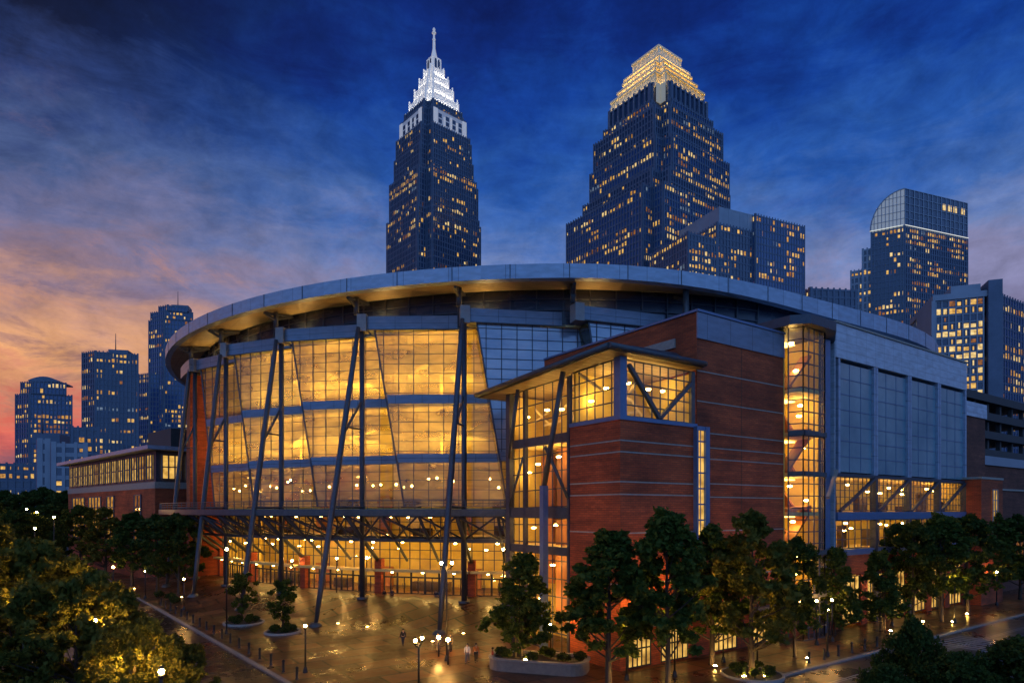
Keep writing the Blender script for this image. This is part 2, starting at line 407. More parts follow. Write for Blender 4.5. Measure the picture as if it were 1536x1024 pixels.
def copy_tree(o, parent=None):
    c = o.copy(); col.objects.link(c)
    if parent is not None: c.parent = parent
    for ch in list(o.children): copy_tree(ch, c)
    return c

# ------------------------------------------------------------------ camera
cam = bpy.data.cameras.new('camera'); co = bpy.data.objects.new('camera', cam); col.objects.link(co)
co.location = (0, 0, H); co.rotation_euler = (R(90), 0, 0)
cam.sensor_width = 36; cam.lens = F / 1536 * 36; cam.shift_y = (HY - 512) / 1536; cam.clip_end = 6000; cam.clip_start = .3
sc.camera = co

# ------------------------------------------------------------------ dusk sky
wd = bpy.data.worlds.new('World'); sc.world = wd; wd.use_nodes = True
t = wd.node_tree; t.nodes.clear(); L = t.links.new
out = N(t, 'ShaderNodeOutputWorld'); bg = N(t, 'ShaderNodeBackground'); L(bg.outputs[0], out.inputs[0])
tc = N(t, 'ShaderNodeTexCoord'); sp = N(t, 'ShaderNodeSeparateXYZ'); L(tc.outputs['Generated'], sp.inputs[0])
az = N(t, 'ShaderNodeMath', operation='ARCTAN2'); L(sp.outputs['X'], az.inputs[0]); L(sp.outputs['Y'], az.inputs[1])
def math_(op, a, b=None, c=None):
    n = N(t, 'ShaderNodeMath', operation=op)
    for i, x in enumerate((a, b, c)):
        if x is None: continue
        if isinstance(x, (int, float)): n.inputs[i].default_value = x
        else: L(x, n.inputs[i])
    return n.outputs[0]
cmb = N(t, 'ShaderNodeCombineXYZ'); L(math_('MULTIPLY', az.outputs[0], 1.0), cmb.inputs[0]); L(sp.outputs['Z'], cmb.inputs[1])
def sky_noise(sx, sy, scale, detail, rough, dist, off=0.0, rot=0.0):
    mp = N(t, 'ShaderNodeMapping'); mp.inputs['Scale'].default_value = (sx, sy, 1); mp.inputs['Location'].default_value = (off, off * .7, 0)
    mp.inputs['Rotation'].default_value = (0, 0, rot)
    L(cmb.outputs[0], mp.inputs['Vector'])
    n = N(t, 'ShaderNodeTexNoise'); n.inputs['Scale'].default_value = scale; n.inputs['Detail'].default_value = detail
    n.inputs['Roughness'].default_value = rough; n.inputs['Distortion'].default_value = dist
    L(mp.outputs[0], n.inputs['Vector']); return n.outputs['Fac']
na = sky_noise(1, 2.6, 3.2, 6, .6, .6, 3.1)           # broad cloud drift
nb = sky_noise(1, 3.6, 6.0, 9, .68, .5, 9.3)         # streaky cloud bars
nc = sky_noise(1, 1.5, 17.0, 8, .68, .3, 1.7, .3)    # fine wisps
zz = sp.outputs['Z']
z1 = math_('ADD', zz, math_('MULTIPLY', math_('SUBTRACT', na, .5), .22))
z1 = math_('ADD', z1, math_('MULTIPLY', math_('SUBTRACT', nb, .5), .17))
zc = math_('MAXIMUM', math_('MULTIPLY', z1, 1.25), 0.0)
k = 1.25
left = ramp(t, [(.0, lin(120, 55, 75)), (.07 * k, lin(165, 72, 88)), (.115 * k, lin(204, 96, 86)), (.135 * k, lin(198, 108, 94)), (.155 * k, lin(196, 128, 104)), (.185 * k, lin(222, 158, 108)), (.215 * k, lin(212, 154, 116)),
                (.25 * k, lin(190, 140, 118)), (.30 * k, lin(135, 112, 128)), (.36 * k, lin(104, 104, 140)), (.42 * k, lin(66, 84, 130)), (.48 * k, lin(36, 54, 104)), (.54 * k, lin(11, 20, 50)), (.64 * k, lin(6, 10, 28))])
right = ramp(t, [(.0, lin(58, 66, 104)), (.12 * k, lin(72, 84, 124)), (.22 * k, lin(112, 110, 144)), (.29 * k, lin(128, 128, 166)), (.345 * k, lin(104, 124, 174)), (.41 * k, lin(62, 100, 168)),
                 (.47 * k, lin(34, 80, 158)), (.54 * k, lin(16, 58, 140)), (.60 * k, lin(9, 38, 112)), (.68 * k, lin(6, 22, 80)), (.78 * k, lin(5, 15, 60))])
L(zc, left.inputs[0]); L(zc, right.inputs[0])
az2 = math_('ADD', az.outputs[0], math_('MULTIPLY', math_('SUBTRACT', na, .5), .35))
fw = N(t, 'ShaderNodeMapRange', interpolation_type='SMOOTHSTEP'); fw.inputs['From Min'].default_value = -.66; fw.inputs['From Max'].default_value = -.10
L(az2, fw.inputs['Value'])
mixlr = N(t, 'ShaderNodeMix', data_type='RGBA'); L(fw.outputs['Result'], mixlr.inputs['Factor']); L(left.outputs[0], mixlr.inputs['A']); L(right.outputs[0], mixlr.inputs['B'])
# darker violet cloud bars low in the sky, wisps of lighter cloud higher up
bars = N(t, 'ShaderNodeMapRange'); bars.inputs['From Min'].default_value = .53; bars.inputs['From Max'].default_value = .66; L(nb, bars.inputs['Value'])
low = N(t, 'ShaderNodeMapRange', interpolation_type='SMOOTHSTEP'); low.inputs['From Min'].default_value = .36; low.inputs['From Max'].default_value = .12; L(zz, low.inputs['Value'])
mb = N(t, 'ShaderNodeMix', data_type='RGBA'); mb.inputs['B'].default_value = rgba(lin(92, 68, 98))
L(math_('MULTIPLY', math_('MULTIPLY', bars.outputs[0], low.outputs[0]), .8), mb.inputs['Factor']); L(mixlr.outputs['Result'], mb.inputs['A'])
wisp = N(t, 'ShaderNodeMapRange'); wisp.inputs['From Min'].default_value = .3; wisp.inputs['From Max'].default_value = .75
wisp.inputs['To Min'].default_value = .86; wisp.inputs['To Max'].default_value = 1.36; L(nc, wisp.inputs['Value'])
wv = N(t, 'ShaderNodeMix', data_type='RGBA', blend_type='MULTIPLY'); wv.inputs['Factor'].default_value = 1
L(mb.outputs['Result'], wv.inputs['A'])
cc = N(t, 'ShaderNodeCombineColor'); [L(wisp.outputs[0], cc.inputs[i]) for i in range(3)]
L(cc.outputs[0], wv.inputs['B'])
# broken mauve and peach cloud in the left half
npc = sky_noise(1, 2.0, 4.6, 10, .72, .35, 21.7, .12)
pm_ = N(t, 'ShaderNodeMapRange', interpolation_type='SMOOTHSTEP'); pm_.inputs['From Min'].default_value = .52; pm_.inputs['From Max'].default_value = .68; L(npc, pm_.inputs['Value'])
zb_ = N(t, 'ShaderNodeMapRange', interpolation_type='SMOOTHSTEP'); zb_.inputs['From Min'].default_value = .56; zb_.inputs['From Max'].default_value = .30; L(zz, zb_.inputs['Value'])
inv = math_('SUBTRACT', 1.15, fw.outputs['Result'])
pcl = ramp(t, [(.0, lin(205, 120, 96)), (.28, lin(206, 146, 120)), (.36, lin(150, 118, 134)), (.50, lin(78, 84, 122))]); L(zz, pcl.inputs[0])
pmx = N(t, 'ShaderNodeMix', data_type='RGBA'); L(math_('MULTIPLY', math_('MULTIPLY', pm_.outputs[0], zb_.outputs[0]), math_('MULTIPLY', inv, .75)), pmx.inputs['Factor'])
L(wv.outputs['Result'], pmx.inputs['A']); L(pcl.outputs[0], pmx.inputs['B'])
# the unseen sky behind the viewer is brightened, an added fill on the facades
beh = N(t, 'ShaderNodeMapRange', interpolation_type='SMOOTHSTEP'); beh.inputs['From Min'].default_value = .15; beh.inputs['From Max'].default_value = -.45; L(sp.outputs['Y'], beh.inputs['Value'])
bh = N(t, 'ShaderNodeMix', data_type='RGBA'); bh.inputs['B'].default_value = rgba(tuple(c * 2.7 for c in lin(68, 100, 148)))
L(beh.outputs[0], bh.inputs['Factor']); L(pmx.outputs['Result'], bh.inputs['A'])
sky = N(t, 'ShaderNodeTexSky', sky_type='NISHITA'); sky.sun_disc = False; sky.sun_elevation = R(1.0); sky.sun_rotation = R(-48)
ns = N(t, 'ShaderNodeMix', data_type='RGBA', blend_type='ADD'); ns.inputs['Factor'].default_value = .006
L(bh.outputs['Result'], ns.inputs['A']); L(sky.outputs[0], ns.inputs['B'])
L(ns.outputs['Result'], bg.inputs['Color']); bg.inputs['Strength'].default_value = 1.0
sun = bpy.data.lights.new('sun', 'SUN'); sun.energy = .12; sun.angle = R(6); sun.color = (1, .55, .3)
so = bpy.data.objects.new('sun', sun); col.objects.link(so)
so.rotation_euler = Vector((.74, -.67, -.05)).to_track_quat('-Z', 'Y').to_euler()
sc.view_settings.view_transform = 'Standard'; sc.view_settings.look = 'None'; sc.view_settings.exposure = 0; sc.view_settings.gamma = 1
try:
    cy = sc.cycles; cy.use_denoising = True; cy.max_bounces = 7; cy.diffuse_bounces = 3; cy.glossy_bounces = 3; cy.transparent_max_bounces = 16
    cy.sample_clamp_indirect = 4; cy.sample_clamp_direct = 0; cy.caustics_reflective = False; cy.caustics_refractive = False; cy.use_light_tree = True
except Exception: pass
# ================================================================== the setting
KA = Vector((-82.7, 129, 0)); KB = Vector((-21.5, 55.4, 0))
KD = (KB - KA).normalized()                      # runs towards the viewer along the left kerb
KN = Vector((-KD.y, KD.x, 0))                    # points into the plaza
if KN.x < 0: KN = -KN
def KL(s, off=0.0, z=0.0):                       # along the left kerb, off > 0 into the plaza
    p = KB + KD * s + KN * off
    return Vector((p.x, p.y, z))
VR = -8.65                                       # the right kerb line, in site coordinates
def cross_kerbs():
    n = LV; return ((W(0, VR) - KB).dot(n)) / KD.dot(n)
SC = cross_kerbs()
b = MB(); b.face([(-2500, -300, -.16), (2500, -300, -.16), (2500, 3500, -.16), (-2500, 3500, -.16)])
kind(b.build('ground', 'wet_asphalt', keep=True), 'structure')
b = MB(); b.face([KL(SC + 40, -.15, -.13), KL(-260, -.15, -.13), KL(-260, -15, -.13), KL(SC + 40, -15, -.13)][::-1])
kind(b.build('brick_road', 'brick_street', keep=True), 'structure')
b = MB(); b.face([W(-60, VR - .15, -.126), W(-60, VR - 14, -.126), W(260, VR - 14, -.126), W(260, VR - .15, -.126)])
kind(b.build('road', 'wet_asphalt', keep=True), 'structure')
# plaza: rises gently to the arena doors
b = MB(); nu, nv = 70, 80
def plaza_pt(i, j):
    tv = j / nv; v = VR + 158 * tv ** 1.1
    # left boundary is the left kerb
    s = (W(0, v) - KB).dot(LV) / KD.dot(LV); pl = KB + KD * s
    ul = uv_of(pl)[0]
    u = ul + (112 - ul) * (i / nu) ** 1.15
    p = W(u, v); p.z = gh(p.x, p.y) if i > 0 else 0
    return p
for j in range(nv):
    for i in range(nu):
        b.face([plaza_pt(i, j), plaza_pt(i + 1, j), plaza_pt(i + 1, j + 1), plaza_pt(i, j + 1)], 0, True)
pz = b.build('plaza_pavement', 'plaza_stone', keep=True); kind(pz, 'structure')
b = MB()
b.box(KL(SC + .0, -.15, -.15), KL(-150, -.15, -.15) - KL(SC, -.15, -.15), KN * .45, (0, 0, .165))
b.box(W(uv_of(KL(SC))[0], VR - .15, -.15), W(230, VR - .15) - W(uv_of(KL(SC))[0], VR - .15), LV * .45, (0, 0, .163))
kind(b.build('kerb', 'kerb_stone', keep=True), 'structure')
# pavements across the two streets
b = MB(); b.box(KL(SC + 40, -15, -.15), KL(-260, -15) - KL(SC + 40, -15), KN * -40, (0, 0, .14))
kind(b.build('pavement', 'plaza_stone', keep=True), 'structure')
b = MB(); b.box(W(-20, VR - 14, -.15), RU * 240, LV * -40, (0, 0, .138))
kind(b.build('pavement', 'plaza_stone', keep=True), 'structure')
# painted lines and rails in the right street
b = MB()
for off in (-3.2, -3.5, -7.2, -7.5):
    b.face([W(5, VR + off, -.122), W(5, VR + off - .12, -.122), W(200, VR + off - .12, -.122), W(200, VR + off, -.122)])
for i in range(7):
    u0 = 36 + i * 1.1
    b.face([W(u0, VR - 1, -.118), W(u0, VR - 12, -.118), W(u0 + .45, VR - 12, -.118), W(u0 + .45, VR - 1, -.118)])
kind(b.build('road_markings', 'paint_white', keep=True), 'structure')

# ================================================================== the arena
ARENA = thing('arena', 'large round arena with amber glass front, raking steel masts, brick blocks and disc roof', 'arena', (C.x, C.y, 0))
def P(b, name, mat, parent=None, **k): return b.build(name, mat, parent if parent is not None else ARENA, **k)
def rim(deg):                                    # roof plan is a slightly flattened circle
    if deg < 0: return 83.0
    if deg < 30: return 83.0 - 4.2 * sstep(deg, 0, 30)
    if deg < 62: return 78.8 + 5.0 * sstep(deg, 30, 62)
    return 83.8
ZT = 44.0
NR = 144
# roof: one disc with fascia, lit soffit underneath
b = MB()
ring = [360 * i / NR - 180 for i in range(NR + 1)]
for i in range(NR):
    a0, a1 = ring[i], ring[i + 1]
    p0, p1 = pol(rim(a0) - .3, a0, ZT - .1), pol(rim(a1) - .3, a1, ZT - .1)
    q0, q1 = pol(40, a0, ZT + 3.2), pol(40, a1, ZT + 3.2)
    b.face([p0, p1, q1, q0], 0, True); b.face([q0, q1, Vector((C.x, C.y, ZT + 4.5))], 0, True)
ROOF = P(b, 'roof', 'steel_dark')
def fascia_h(a):                                 # deeper towards the right-hand side
    return 1.75 + .6 * sstep(a, 5, 40)
b = MB()
for i in range(NR):
    a0, a1 = ring[i], ring[i + 1]
    for (r0, z0, r1, z1) in ((0, -1, 0, 0), (0, 0, -1.2, .12), (0, -1, -.9, -1.05)):
        def pt(a, dr, zf):
            return pol(rim(a) + dr, a, ZT + (zf * fascia_h(a) if zf < 0 else zf))
        b.face([pt(a0, r0, z0), pt(a1, r0, z0), pt(a1, r1, z1), pt(a0, r1, z1)] if r0 == r1 or z0 >= 0 else [pt(a0, r1, z1), pt(a1, r1, z1), pt(a1, r0, z0), pt(a0, r0, z0)], 0, True)
fa = P(b, 'fascia', 'roof_metal', ROOF)
for i in range(40, 106, 2):
    b = MB(); a = ring[i]; t_ = (pol(1, a + 90) - C).normalized(); n_ = (pol(1, a) - C).normalized()
    b.box(pol(rim(a) + .004, a, ZT - fascia_h(a)) - t_ * .05, t_ * .1, n_ * .04, (0, 0, fascia_h(a)))
    P(b, 'fascia_joint', 'steel_dark', ROOF)
b = MB()
for i in range(NR):
    a0, a1 = ring[i], ring[i + 1]
    f0, f1 = fascia_h(a0), fascia_h(a1)
    b.face([pol(rim(a0) - .9, a0, ZT - f0 - .02), pol(77.2, a0, ZT - 1.15), pol(77.2, a1, ZT - 1.15), pol(rim(a1) - .9, a1, ZT - f1 - .02)], 0, True)
P(b, 'soffit', 'soffit_board', ROOF)
# dark clerestory ring and the drum behind everything
b = MB()
for i in range(NR):
    a0, a1 = ring[i], ring[i + 1]
    b.face([pol(76.9, a0, 38.2), pol(76.9, a1, 38.2), pol(76.9, a1, ZT - 1.1), pol(76.9, a0, ZT - 1.1)])
    if a0 >= 10 or a1 <= -55:
        b.face([pol(75.2, a0, 0), pol(75.2, a1, 0), pol(75.2, a1, 38.2), pol(75.2, a0, 38.2)], 1)
P(b, 'drum_wall', ['clerestory_dark', 'brick_dark'])
b = MB(); b.sector(60, 76.95, 38.0, 38.25, -60, 20, 40); P(b, 'ceiling', 'room_ceiling')
b = MB()
for a in [x * 2.6 - 60 for x in range(32)]:
    b.bar(pol(77.1, a, 38.4), pol(77.1, a, ZT - 1.2), .16)
for z in (40.2, 41.6):
    for i in range(31):
        b.bar(pol(77.1, -60 + i * 2.6, z), pol(77.1, -60 + (i + 1) * 2.6, z), .12)
P(b, 'clerestory_mullion', 'steel_dark')

TH = [-51.1, -40.7, -30.3, -19.9, -9.5, .9, 11.3]
ZB, ZG = 14.5, 38.2
def bay_frame(k):
    A = pol(79.0, TH[k] + 1.1); B = pol(75.7, TH[k + 1] + 3.4)
    d = (B - A); ln = d.length; d.normalize(); n = Vector((d.y, -d.x, 0))
    if n.dot(C - A) > 0: n = -n
    return A, d, n, ln
SL = 4.0
for k in range(6):
    A, d, n, ln = bay_frame(k)
    def slant(z): return SL * (ZG - z) / (ZG - ZB)
    def q(x, z, o=0.0):
        p = A + d * x + n * o; return Vector((p.x, p.y, z))
    blue = k >= 4
    b = MB()
    if blue: b.face([q(slant(20.4), 20.4), q(ln, 20.4), q(ln, ZG), q(0, ZG)]); 
    else: b.face([q(SL, ZB), q(ln, ZB), q(ln, ZG), q(0, ZG)])
    gw = P(b, 'glass_wall', 'blue_glass' if blue else 'arena_glass')
    if blue:
        gw['label'] = 'unlit blue glass bay'
        b = MB(); b.face([q(SL, ZB), q(ln, ZB), q(ln, 20.4), q(slant(20.4), 20.4)]); P(b, 'glass_wall', 'arena_glass')
    b = MB()
    nx = 8; xs = [1.2 + (ln - 1.2) * i / nx for i in range(nx + 1)]
    for x in xs:
        zb = ZB if x >= SL else ZG - x / SL * (ZG - ZB)
        b.bar(q(x, zb, .04), q(x, ZG, .04), .1, .12)
    z = ZB + .95
    while z < ZG - .5:
        b.bar(q(slant(z), z, .03), q(ln, z, .03), .08, .08); z += 1.30
    b.bar(q(SL, ZB, .08), q(0, ZG, .08), .2, .24)
    P(b, 'mullion', 'steel_dark', gw)
    b = MB()
    for zc, hh in ((28.9, 1.2), (21.0, 1.15)):
        z0, z1 = zc - hh / 2, zc + hh / 2
        b.hexa([q(slant(z0) + .2, z0, -.3), q(slant(z0) + .2, z0, .22), q(ln, z0, .22), q(ln, z0, -.3)][::-1] + [q(slant(z1) + .2, z1, -.3), q(slant(z1) + .2, z1, .22), q(ln, z1, .22), q(ln, z1, -.3)][::-1])
    P(b, 'spandrel', 'band_metal', gw)
    # return cheek behind the slanted edge
    b = MB(); b.face([q(SL, ZB, -.05), q(0, ZG, -.05), q(0, ZG, -3.2), q(SL, ZB, -2.6)]); P(b, 'cheek_panel', 'arena_glass', gw)
    # top band and its lit cap
    b = MB(); b.hexa([q(-.9, ZG, -2.2), q(-.9, ZG, .45), q(ln - 1.5, ZG, .45), q(ln - 1.5, ZG, -2.2)][::-1] + [q(-.9, ZG + 1.75, -2.2), q(-.9, ZG + 1.75, .45), q(ln - 1.5, ZG + 1.75, .45), q(ln - 1.5, ZG + 1.75, -2.2)][::-1])
    b.bar(q(-.9, ZG - .06, .5), q(ln - 1.5, ZG - .06, .5), .16, .12, 1)
    P(b, 'top_band', ['band_metal', 'steel_grey'])
    b = MB(); b.hexa([q(-2.2, ZG - .3, -.8), q(-2.2, ZG - .3, .9), q(-.95, ZG - .3, .9), q(-.95, ZG - .3, -.8)][::-1] + [q(-2.2, ZG + 1.95, -.8), q(-2.2, ZG + 1.95, .9), q(-.95, ZG + 1.95, .9), q(-.95, ZG + 1.95, -.8)][::-1])
    P(b, 'bracket_box', 'concrete')
    # uplight strip on top of the band washes the soffit
    if k < 6:
        b = MB(); b.hexa([q(0, ZG + 1.76, -1.6), q(0, ZG + 1.76, -1.2), q(ln - 2, ZG + 1.76, -1.2), q(ln - 2, ZG + 1.76, -1.6)][::-1] + [q(0, ZG + 1.86, -1.6), q(0, ZG + 1.86, -1.2), q(ln - 2, ZG + 1.86, -1.2), q(ln - 2, ZG + 1.86, -1.6)][::-1])
        P(b, 'light_strip', 'lamp_strip')
    # columns, raking mast, post to the roof
    th = TH[k]
    foot_r = [84.0, 84.5, 86.0, 89.0, 89.5, 0][k]
    cfoot = pol(79.7, th); zf = gh(cfoot.x, cfoot.y)
    colo = MB()
    if k < 5:
        colo.tube([pol(79.7, th, zf - .1), pol(79.7, th, ZG + .4)], .35, 10)
        colo.lathe(Vector((cfoot.x, cfoot.y, zf)), [(.0, .25), (.75, .25), (.75, 0)], 10)
        cm = P(colo, 'column', 'steel_dark')
        ft = pol(foot_r, th - .3); zf2 = gh(ft.x, ft.y)
        mm = MB(); top = pol(80.6, th, ZG + .1); ftp = Vector((ft.x, ft.y, zf2))
        mm.tube([ftp, ftp.lerp(top, .12), ftp.lerp(top, .5), ftp.lerp(top, .9), top], [.24, .34, .37, .34, .26], 10)
        mast = P(mm, 'raking_mast', 'steel_dark')
        bb = MB(); bb.lathe(ftp + Vector((0, 0, -.05)), [(0, .5), (.5, .5), (.85, .12), (.85, 0)], 10); P(bb, 'mast_base', 'steel_grey', mast)
        def mp(z): return ftp.lerp(top, (z - zf2) / (top.z - zf2))
        bb = MB(); bb.tube([pol(79.7, th, 28.8), mp(23.6)], .17, 6); P(bb, 'brace', 'steel_grey')
        for z_, r_ in ((24.8, .12), (14.4, .2)):
            bb = MB(); bb.tube([pol(79.7, th, z_), mp(z_)], r_, 6); P(bb, 'brace', 'steel_grey')
    pb = MB(); pb.tube([pol(80.2, th - .4, ZG + 1.9), pol(80.2, th - .4, ZT - 1.55)], .36, 8); P(pb, 'roof_post', 'steel_grey')
    pb = MB(); pb.bar(pol(80.2, th - .4, ZT - 2.9), pol(82.2, th - .4, ZT - 2.15), .3); pb.bar(pol(80.2, th - .4, ZT - 2.6), pol(77.2, th - .4, ZT - 1.5), .28)
    pb.bar(pol(77.4, th - .4, ZT - 1.55), pol(82.0, th - .4, ZT - 2.15), .3, .4)
    P(pb, 'roof_bracket', 'steel_dark')
pb = MB(); pb.tube([pol(80.2, 11.0, 34), pol(80.2, 11.0, ZT - 1.7)], .4, 8); pb.bar(pol(80.2, 11, ZT - 3.2), pol(76.9, 11, ZT - 1.6), .4); P(pb, 'roof_post', 'steel_grey')
# brick pier closing the left end of the glass
b = MB(); b.sector(74.5, 80.0, 0, 37.9, -55.5, -52.9, 2); pier = P(b, 'brick_pier', 'brick_red')
b = MB(); b.sector(74.6, 80.8, 37.9, 39.9, -56.5, -50.6, 3); P(b, 'top_band', 'band_metal')

# ---------------------------------------------------------- rooms behind the glass
b = MB()
for i in range(40):
    a0, a1 = -54 + 64 * i / 40, -54 + 64 * (i + 1) / 40
    b.face([pol(66, a0, 0), pol(66, a1, 0), pol(66, a1, 38), pol(66, a0, 38)])
b.face([pol(66, -54, 0), pol(66, -54, 38), pol(74.5, -54, 38), pol(74.5, -54, 0)]); b.face([pol(66, 10, 0), pol(66, 10, 38), pol(74.5, 10, 38), pol(74.5, 10, 0)])
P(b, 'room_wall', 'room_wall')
for z0, z1 in ((28.35, 29.45), (20.5, 21.5), (13.45, 14.35), (9.75, 10.35)):
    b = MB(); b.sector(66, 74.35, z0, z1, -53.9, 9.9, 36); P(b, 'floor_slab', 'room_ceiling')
b = MB(); b.face([pol(66, TH[4] + 3.9, 21.6), pol(74.9, TH[4] + 3.9, 21.6), pol(74.9, TH[4] + 3.9, 38), pol(66, TH[4] + 3.9, 38)]); P(b, 'partition', 'room_wall')
rnd = random.Random(3)
for k in range(4):
    for zc in (38.0, 28.35, 20.5):
        if k == 0 and zc > 30: continue
        for j in range(0 if zc > 21 or k % 2 else 1):
            a = TH[k] + 2.8 + j * 3.5 + rnd.uniform(-.5, 3); r = rnd.uniform(69.5, 73)
            b = MB(); pc = pol(r, a, zc - rnd.uniform(.4, 1.6)); b.lathe(pc, [(0, .0), (.75, .0), (.85, .12), (.3, .3), (0, .3)], 10)
            P(b, 'ceiling_lamp', 'lamp_room' if zc > 21 else 'lamp_room_soft')
        # uplight coves along the front edge of each floor
    for zc in (29.47, 21.52):
        if k == 0 and zc > 29: continue
        b = MB(); b.sector(73.2, 73.9, zc, zc + .1, TH[k] + 1.4, TH[k + 1] - .2, 4); P(b, 'cove_light', 'lamp_cove')
    # sloped undersides of the seating and ramps seen through the glass
    for zc, hh in ((29.5, 8), (21.6, 6.5), (14.4, 5.5)):
        b = MB()
        for j in range(3):
            a = TH[k] + rnd.uniform(.5, 9); w = rnd.uniform(2, 4.5); z0 = zc + rnd.uniform(.25, .6) * hh; dz = rnd.uniform(-.22, .3) * hh; r = rnd.uniform(67, 70)
            p, q2 = pol(r, a, z0), pol(r, a + w, z0 + dz)
            o2 = (pol(r + 3.2, a, z0 + .8) - p); o3 = pol(r + 3.2, a + w, z0 + dz + .8)
            b.hexa([p, q2, o3, p + o2, p + Vector((0, 0, .3)), q2 + Vector((0, 0, .3)), o3 + Vector((0, 0, .3)), p + o2 + Vector((0, 0, .3))])
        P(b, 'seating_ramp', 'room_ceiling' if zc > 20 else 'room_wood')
for k in range(6):   # concourse level: pendants, counters, columns
    if k < 5:
        for j in range(6):
            a = TH[k] + .8 + 1.7 * j + rnd.uniform(-.6, .6); r = rnd.uniform(70, 73.8)
            b = MB(); z0 = 14.4 + rnd.uniform(2.4, 4.4)
            b.lathe(pol(r, a, z0), [(0, 0), (.12, .04), (.16, .15), (.1, .26), (0, .3)], 8); P(b, 'pendant_lamp', 'lamp_bulb')
    for z0 in (14.35, 10.35, 2.45):
        b = MB(); a = TH[k] + rnd.uniform(1, 3); b.sector(71, 72.2, z0, z0 + rnd.uniform(1.0, 1.5), a, a + rnd.uniform(2, 5), 3); P(b, 'counter', 'room_dark')
        b = MB(); a = TH[k] + rnd.uniform(5, 8); b.sector(67, 68, z0, z0 + 2.9, a, a + rnd.uniform(1, 3), 2); P(b, 'kiosk', 'room_wood')
    for z0, z1 in ((29.45, 38), (21.5, 28.3), (14.35, 20.5), (10.35, 13.4), (2, 9.7)):
        b = MB(); b.tube([pol(71.5, TH[k] + 6.2, z0), pol(71.5, TH[k] + 6.2, z1)], .35, 8)
        if k < 4: P(b, 'room_column', 'room_wall')
# ---------------------------------------------------------- lower wall: two storeys of glass over the doors
LOW = MB(); LM = MB(); LBm = MB()
for k in range(6):
    a0, a1 = TH[k], TH[k + 1] if k < 5 else 8
    A, B = pol(75.2, a0), pol(75.2, a1); d = (B - A); ln = d.length; d.normalize(); n = Vector((d.y, -d.x, 0))
    def q(x, z, o=0.0):
        p = A + d * x + n * o; return Vector((p.x, p.y, z))
    b = MB(); b.face([q(0, 5.7), q(ln, 5.7), q(ln, 13.4), q(0, 13.4)]); lw = P(b, 'lobby_window', 'lobby_glass')
    b = MB(); nx = 9
    for i in range(nx + 1):
        b.bar(q(ln * i / nx, 5.7, .03), q(ln * i / nx, 13.4, .03), .12, .14)
    for z in (7.3, 8.5, 11.3, 12.4):
        b.bar(q(0, z, .03), q(ln, z, .03), .1, .1)
    P(b, 'mullion', 'steel_dark', lw)
    b = MB()
    b.hexa([q(0, 9.6, -.2), q(0, 9.6, .5), q(ln, 9.6, .5), q(ln, 9.6, -.2)][::-1] + [q(0, 10.4, -.2), q(0, 10.4, .5), q(ln, 10.4, .5), q(ln, 10.4, -.2)][::-1])
    P(b, 'floor_beam', 'steel_grey')
    b = MB()
    b.hexa([q(0, 5.55, -.1), q(0, 5.55, 1.6), q(ln, 5.55, 1.6), q(ln, 5.55, -.1)][::-1] + [q(0, 5.85, -.1), q(0, 5.85, 1.6), q(ln, 5.85, 1.6), q(ln, 5.85, -.1)][::-1])
    P(b, 'door_canopy', 'room_ceiling')
    for j in range(3):
        b = MB(); b.lathe(q(ln * (j + .5) / 3, 5.35, .9), [(0, 0), (.16, .03), (.16, .15), (0, .2)], 8); P(b, 'downlight', 'lamp_bulb')
    # brick pier at the station, then doors
    b = MB(); b.hexa([q(-.5, 1.9, -.4), q(-.5, 1.9, .7), q(.5, 1.9, .7), q(.5, 1.9, -.4)][::-1] + [q(-.5, 7.2, -.4), q(-.5, 7.2, .7), q(.5, 7.2, .7), q(.5, 7.2, -.4)][::-1]); P(b, 'pier', 'brick_red')
    nd = 6; wdt = (ln - 1.2) / nd
    for i in range(nd):
        x0 = .6 + i * wdt; fr = MB(); zb = 2.2
        for xx in (x0 + .06, x0 + wdt - .06): fr.bar(q(xx, zb, .02), q(xx, 5.5, .02), .16, .2)
        fr.bar(q(x0 + wdt / 2, zb, .02), q(x0 + wdt / 2, 4.7, .02), .14, .16)
        for z in (zb + .2, 4.7): fr.bar(q(x0 + .15, z, .02), q(x0 + wdt - .15, z, .02), .14, .22)
        dr = P(fr, 'door', 'black_metal')
        g = MB(); g.face([q(x0 + .1, zb), q(x0 + wdt - .1, zb), q(x0 + wdt - .1, 5.5), q(x0 + .1, 5.5)]); P(g, 'pane', 'lobby_glass', dr)
        hd = MB()
        for sx in (-.2, .2): hd.bar(q(x0 + wdt / 2 + sx, 3.2, .14), q(x0 + wdt / 2 + sx, 3.9, .14), .05)
        P(hd, 'handle', 'steel_grey', dr)
    for j in range(3):
        for zc, rr in ((13.45, 71), (9.75, 71), (9.0, 73.5)):
            b = MB(); a = a0 + (a1 - a0) * (j + .5) / 3 + rnd.uniform(-1, 1); b.lathe(pol(rr + rnd.uniform(-1.5, 1.5), a, zc - .55), [(0, 0), (.2, .04), (.24, .16), (0, .22)], 8)
            if zc > 9.5 or j != 1: P(b, 'room_lamp', 'lamp_bulb')
b = MB(); b.sector(66, 75, 2.2, 2.38, -53.9, 9.9, 30); P(b, 'lobby_floor', 'room_floor')
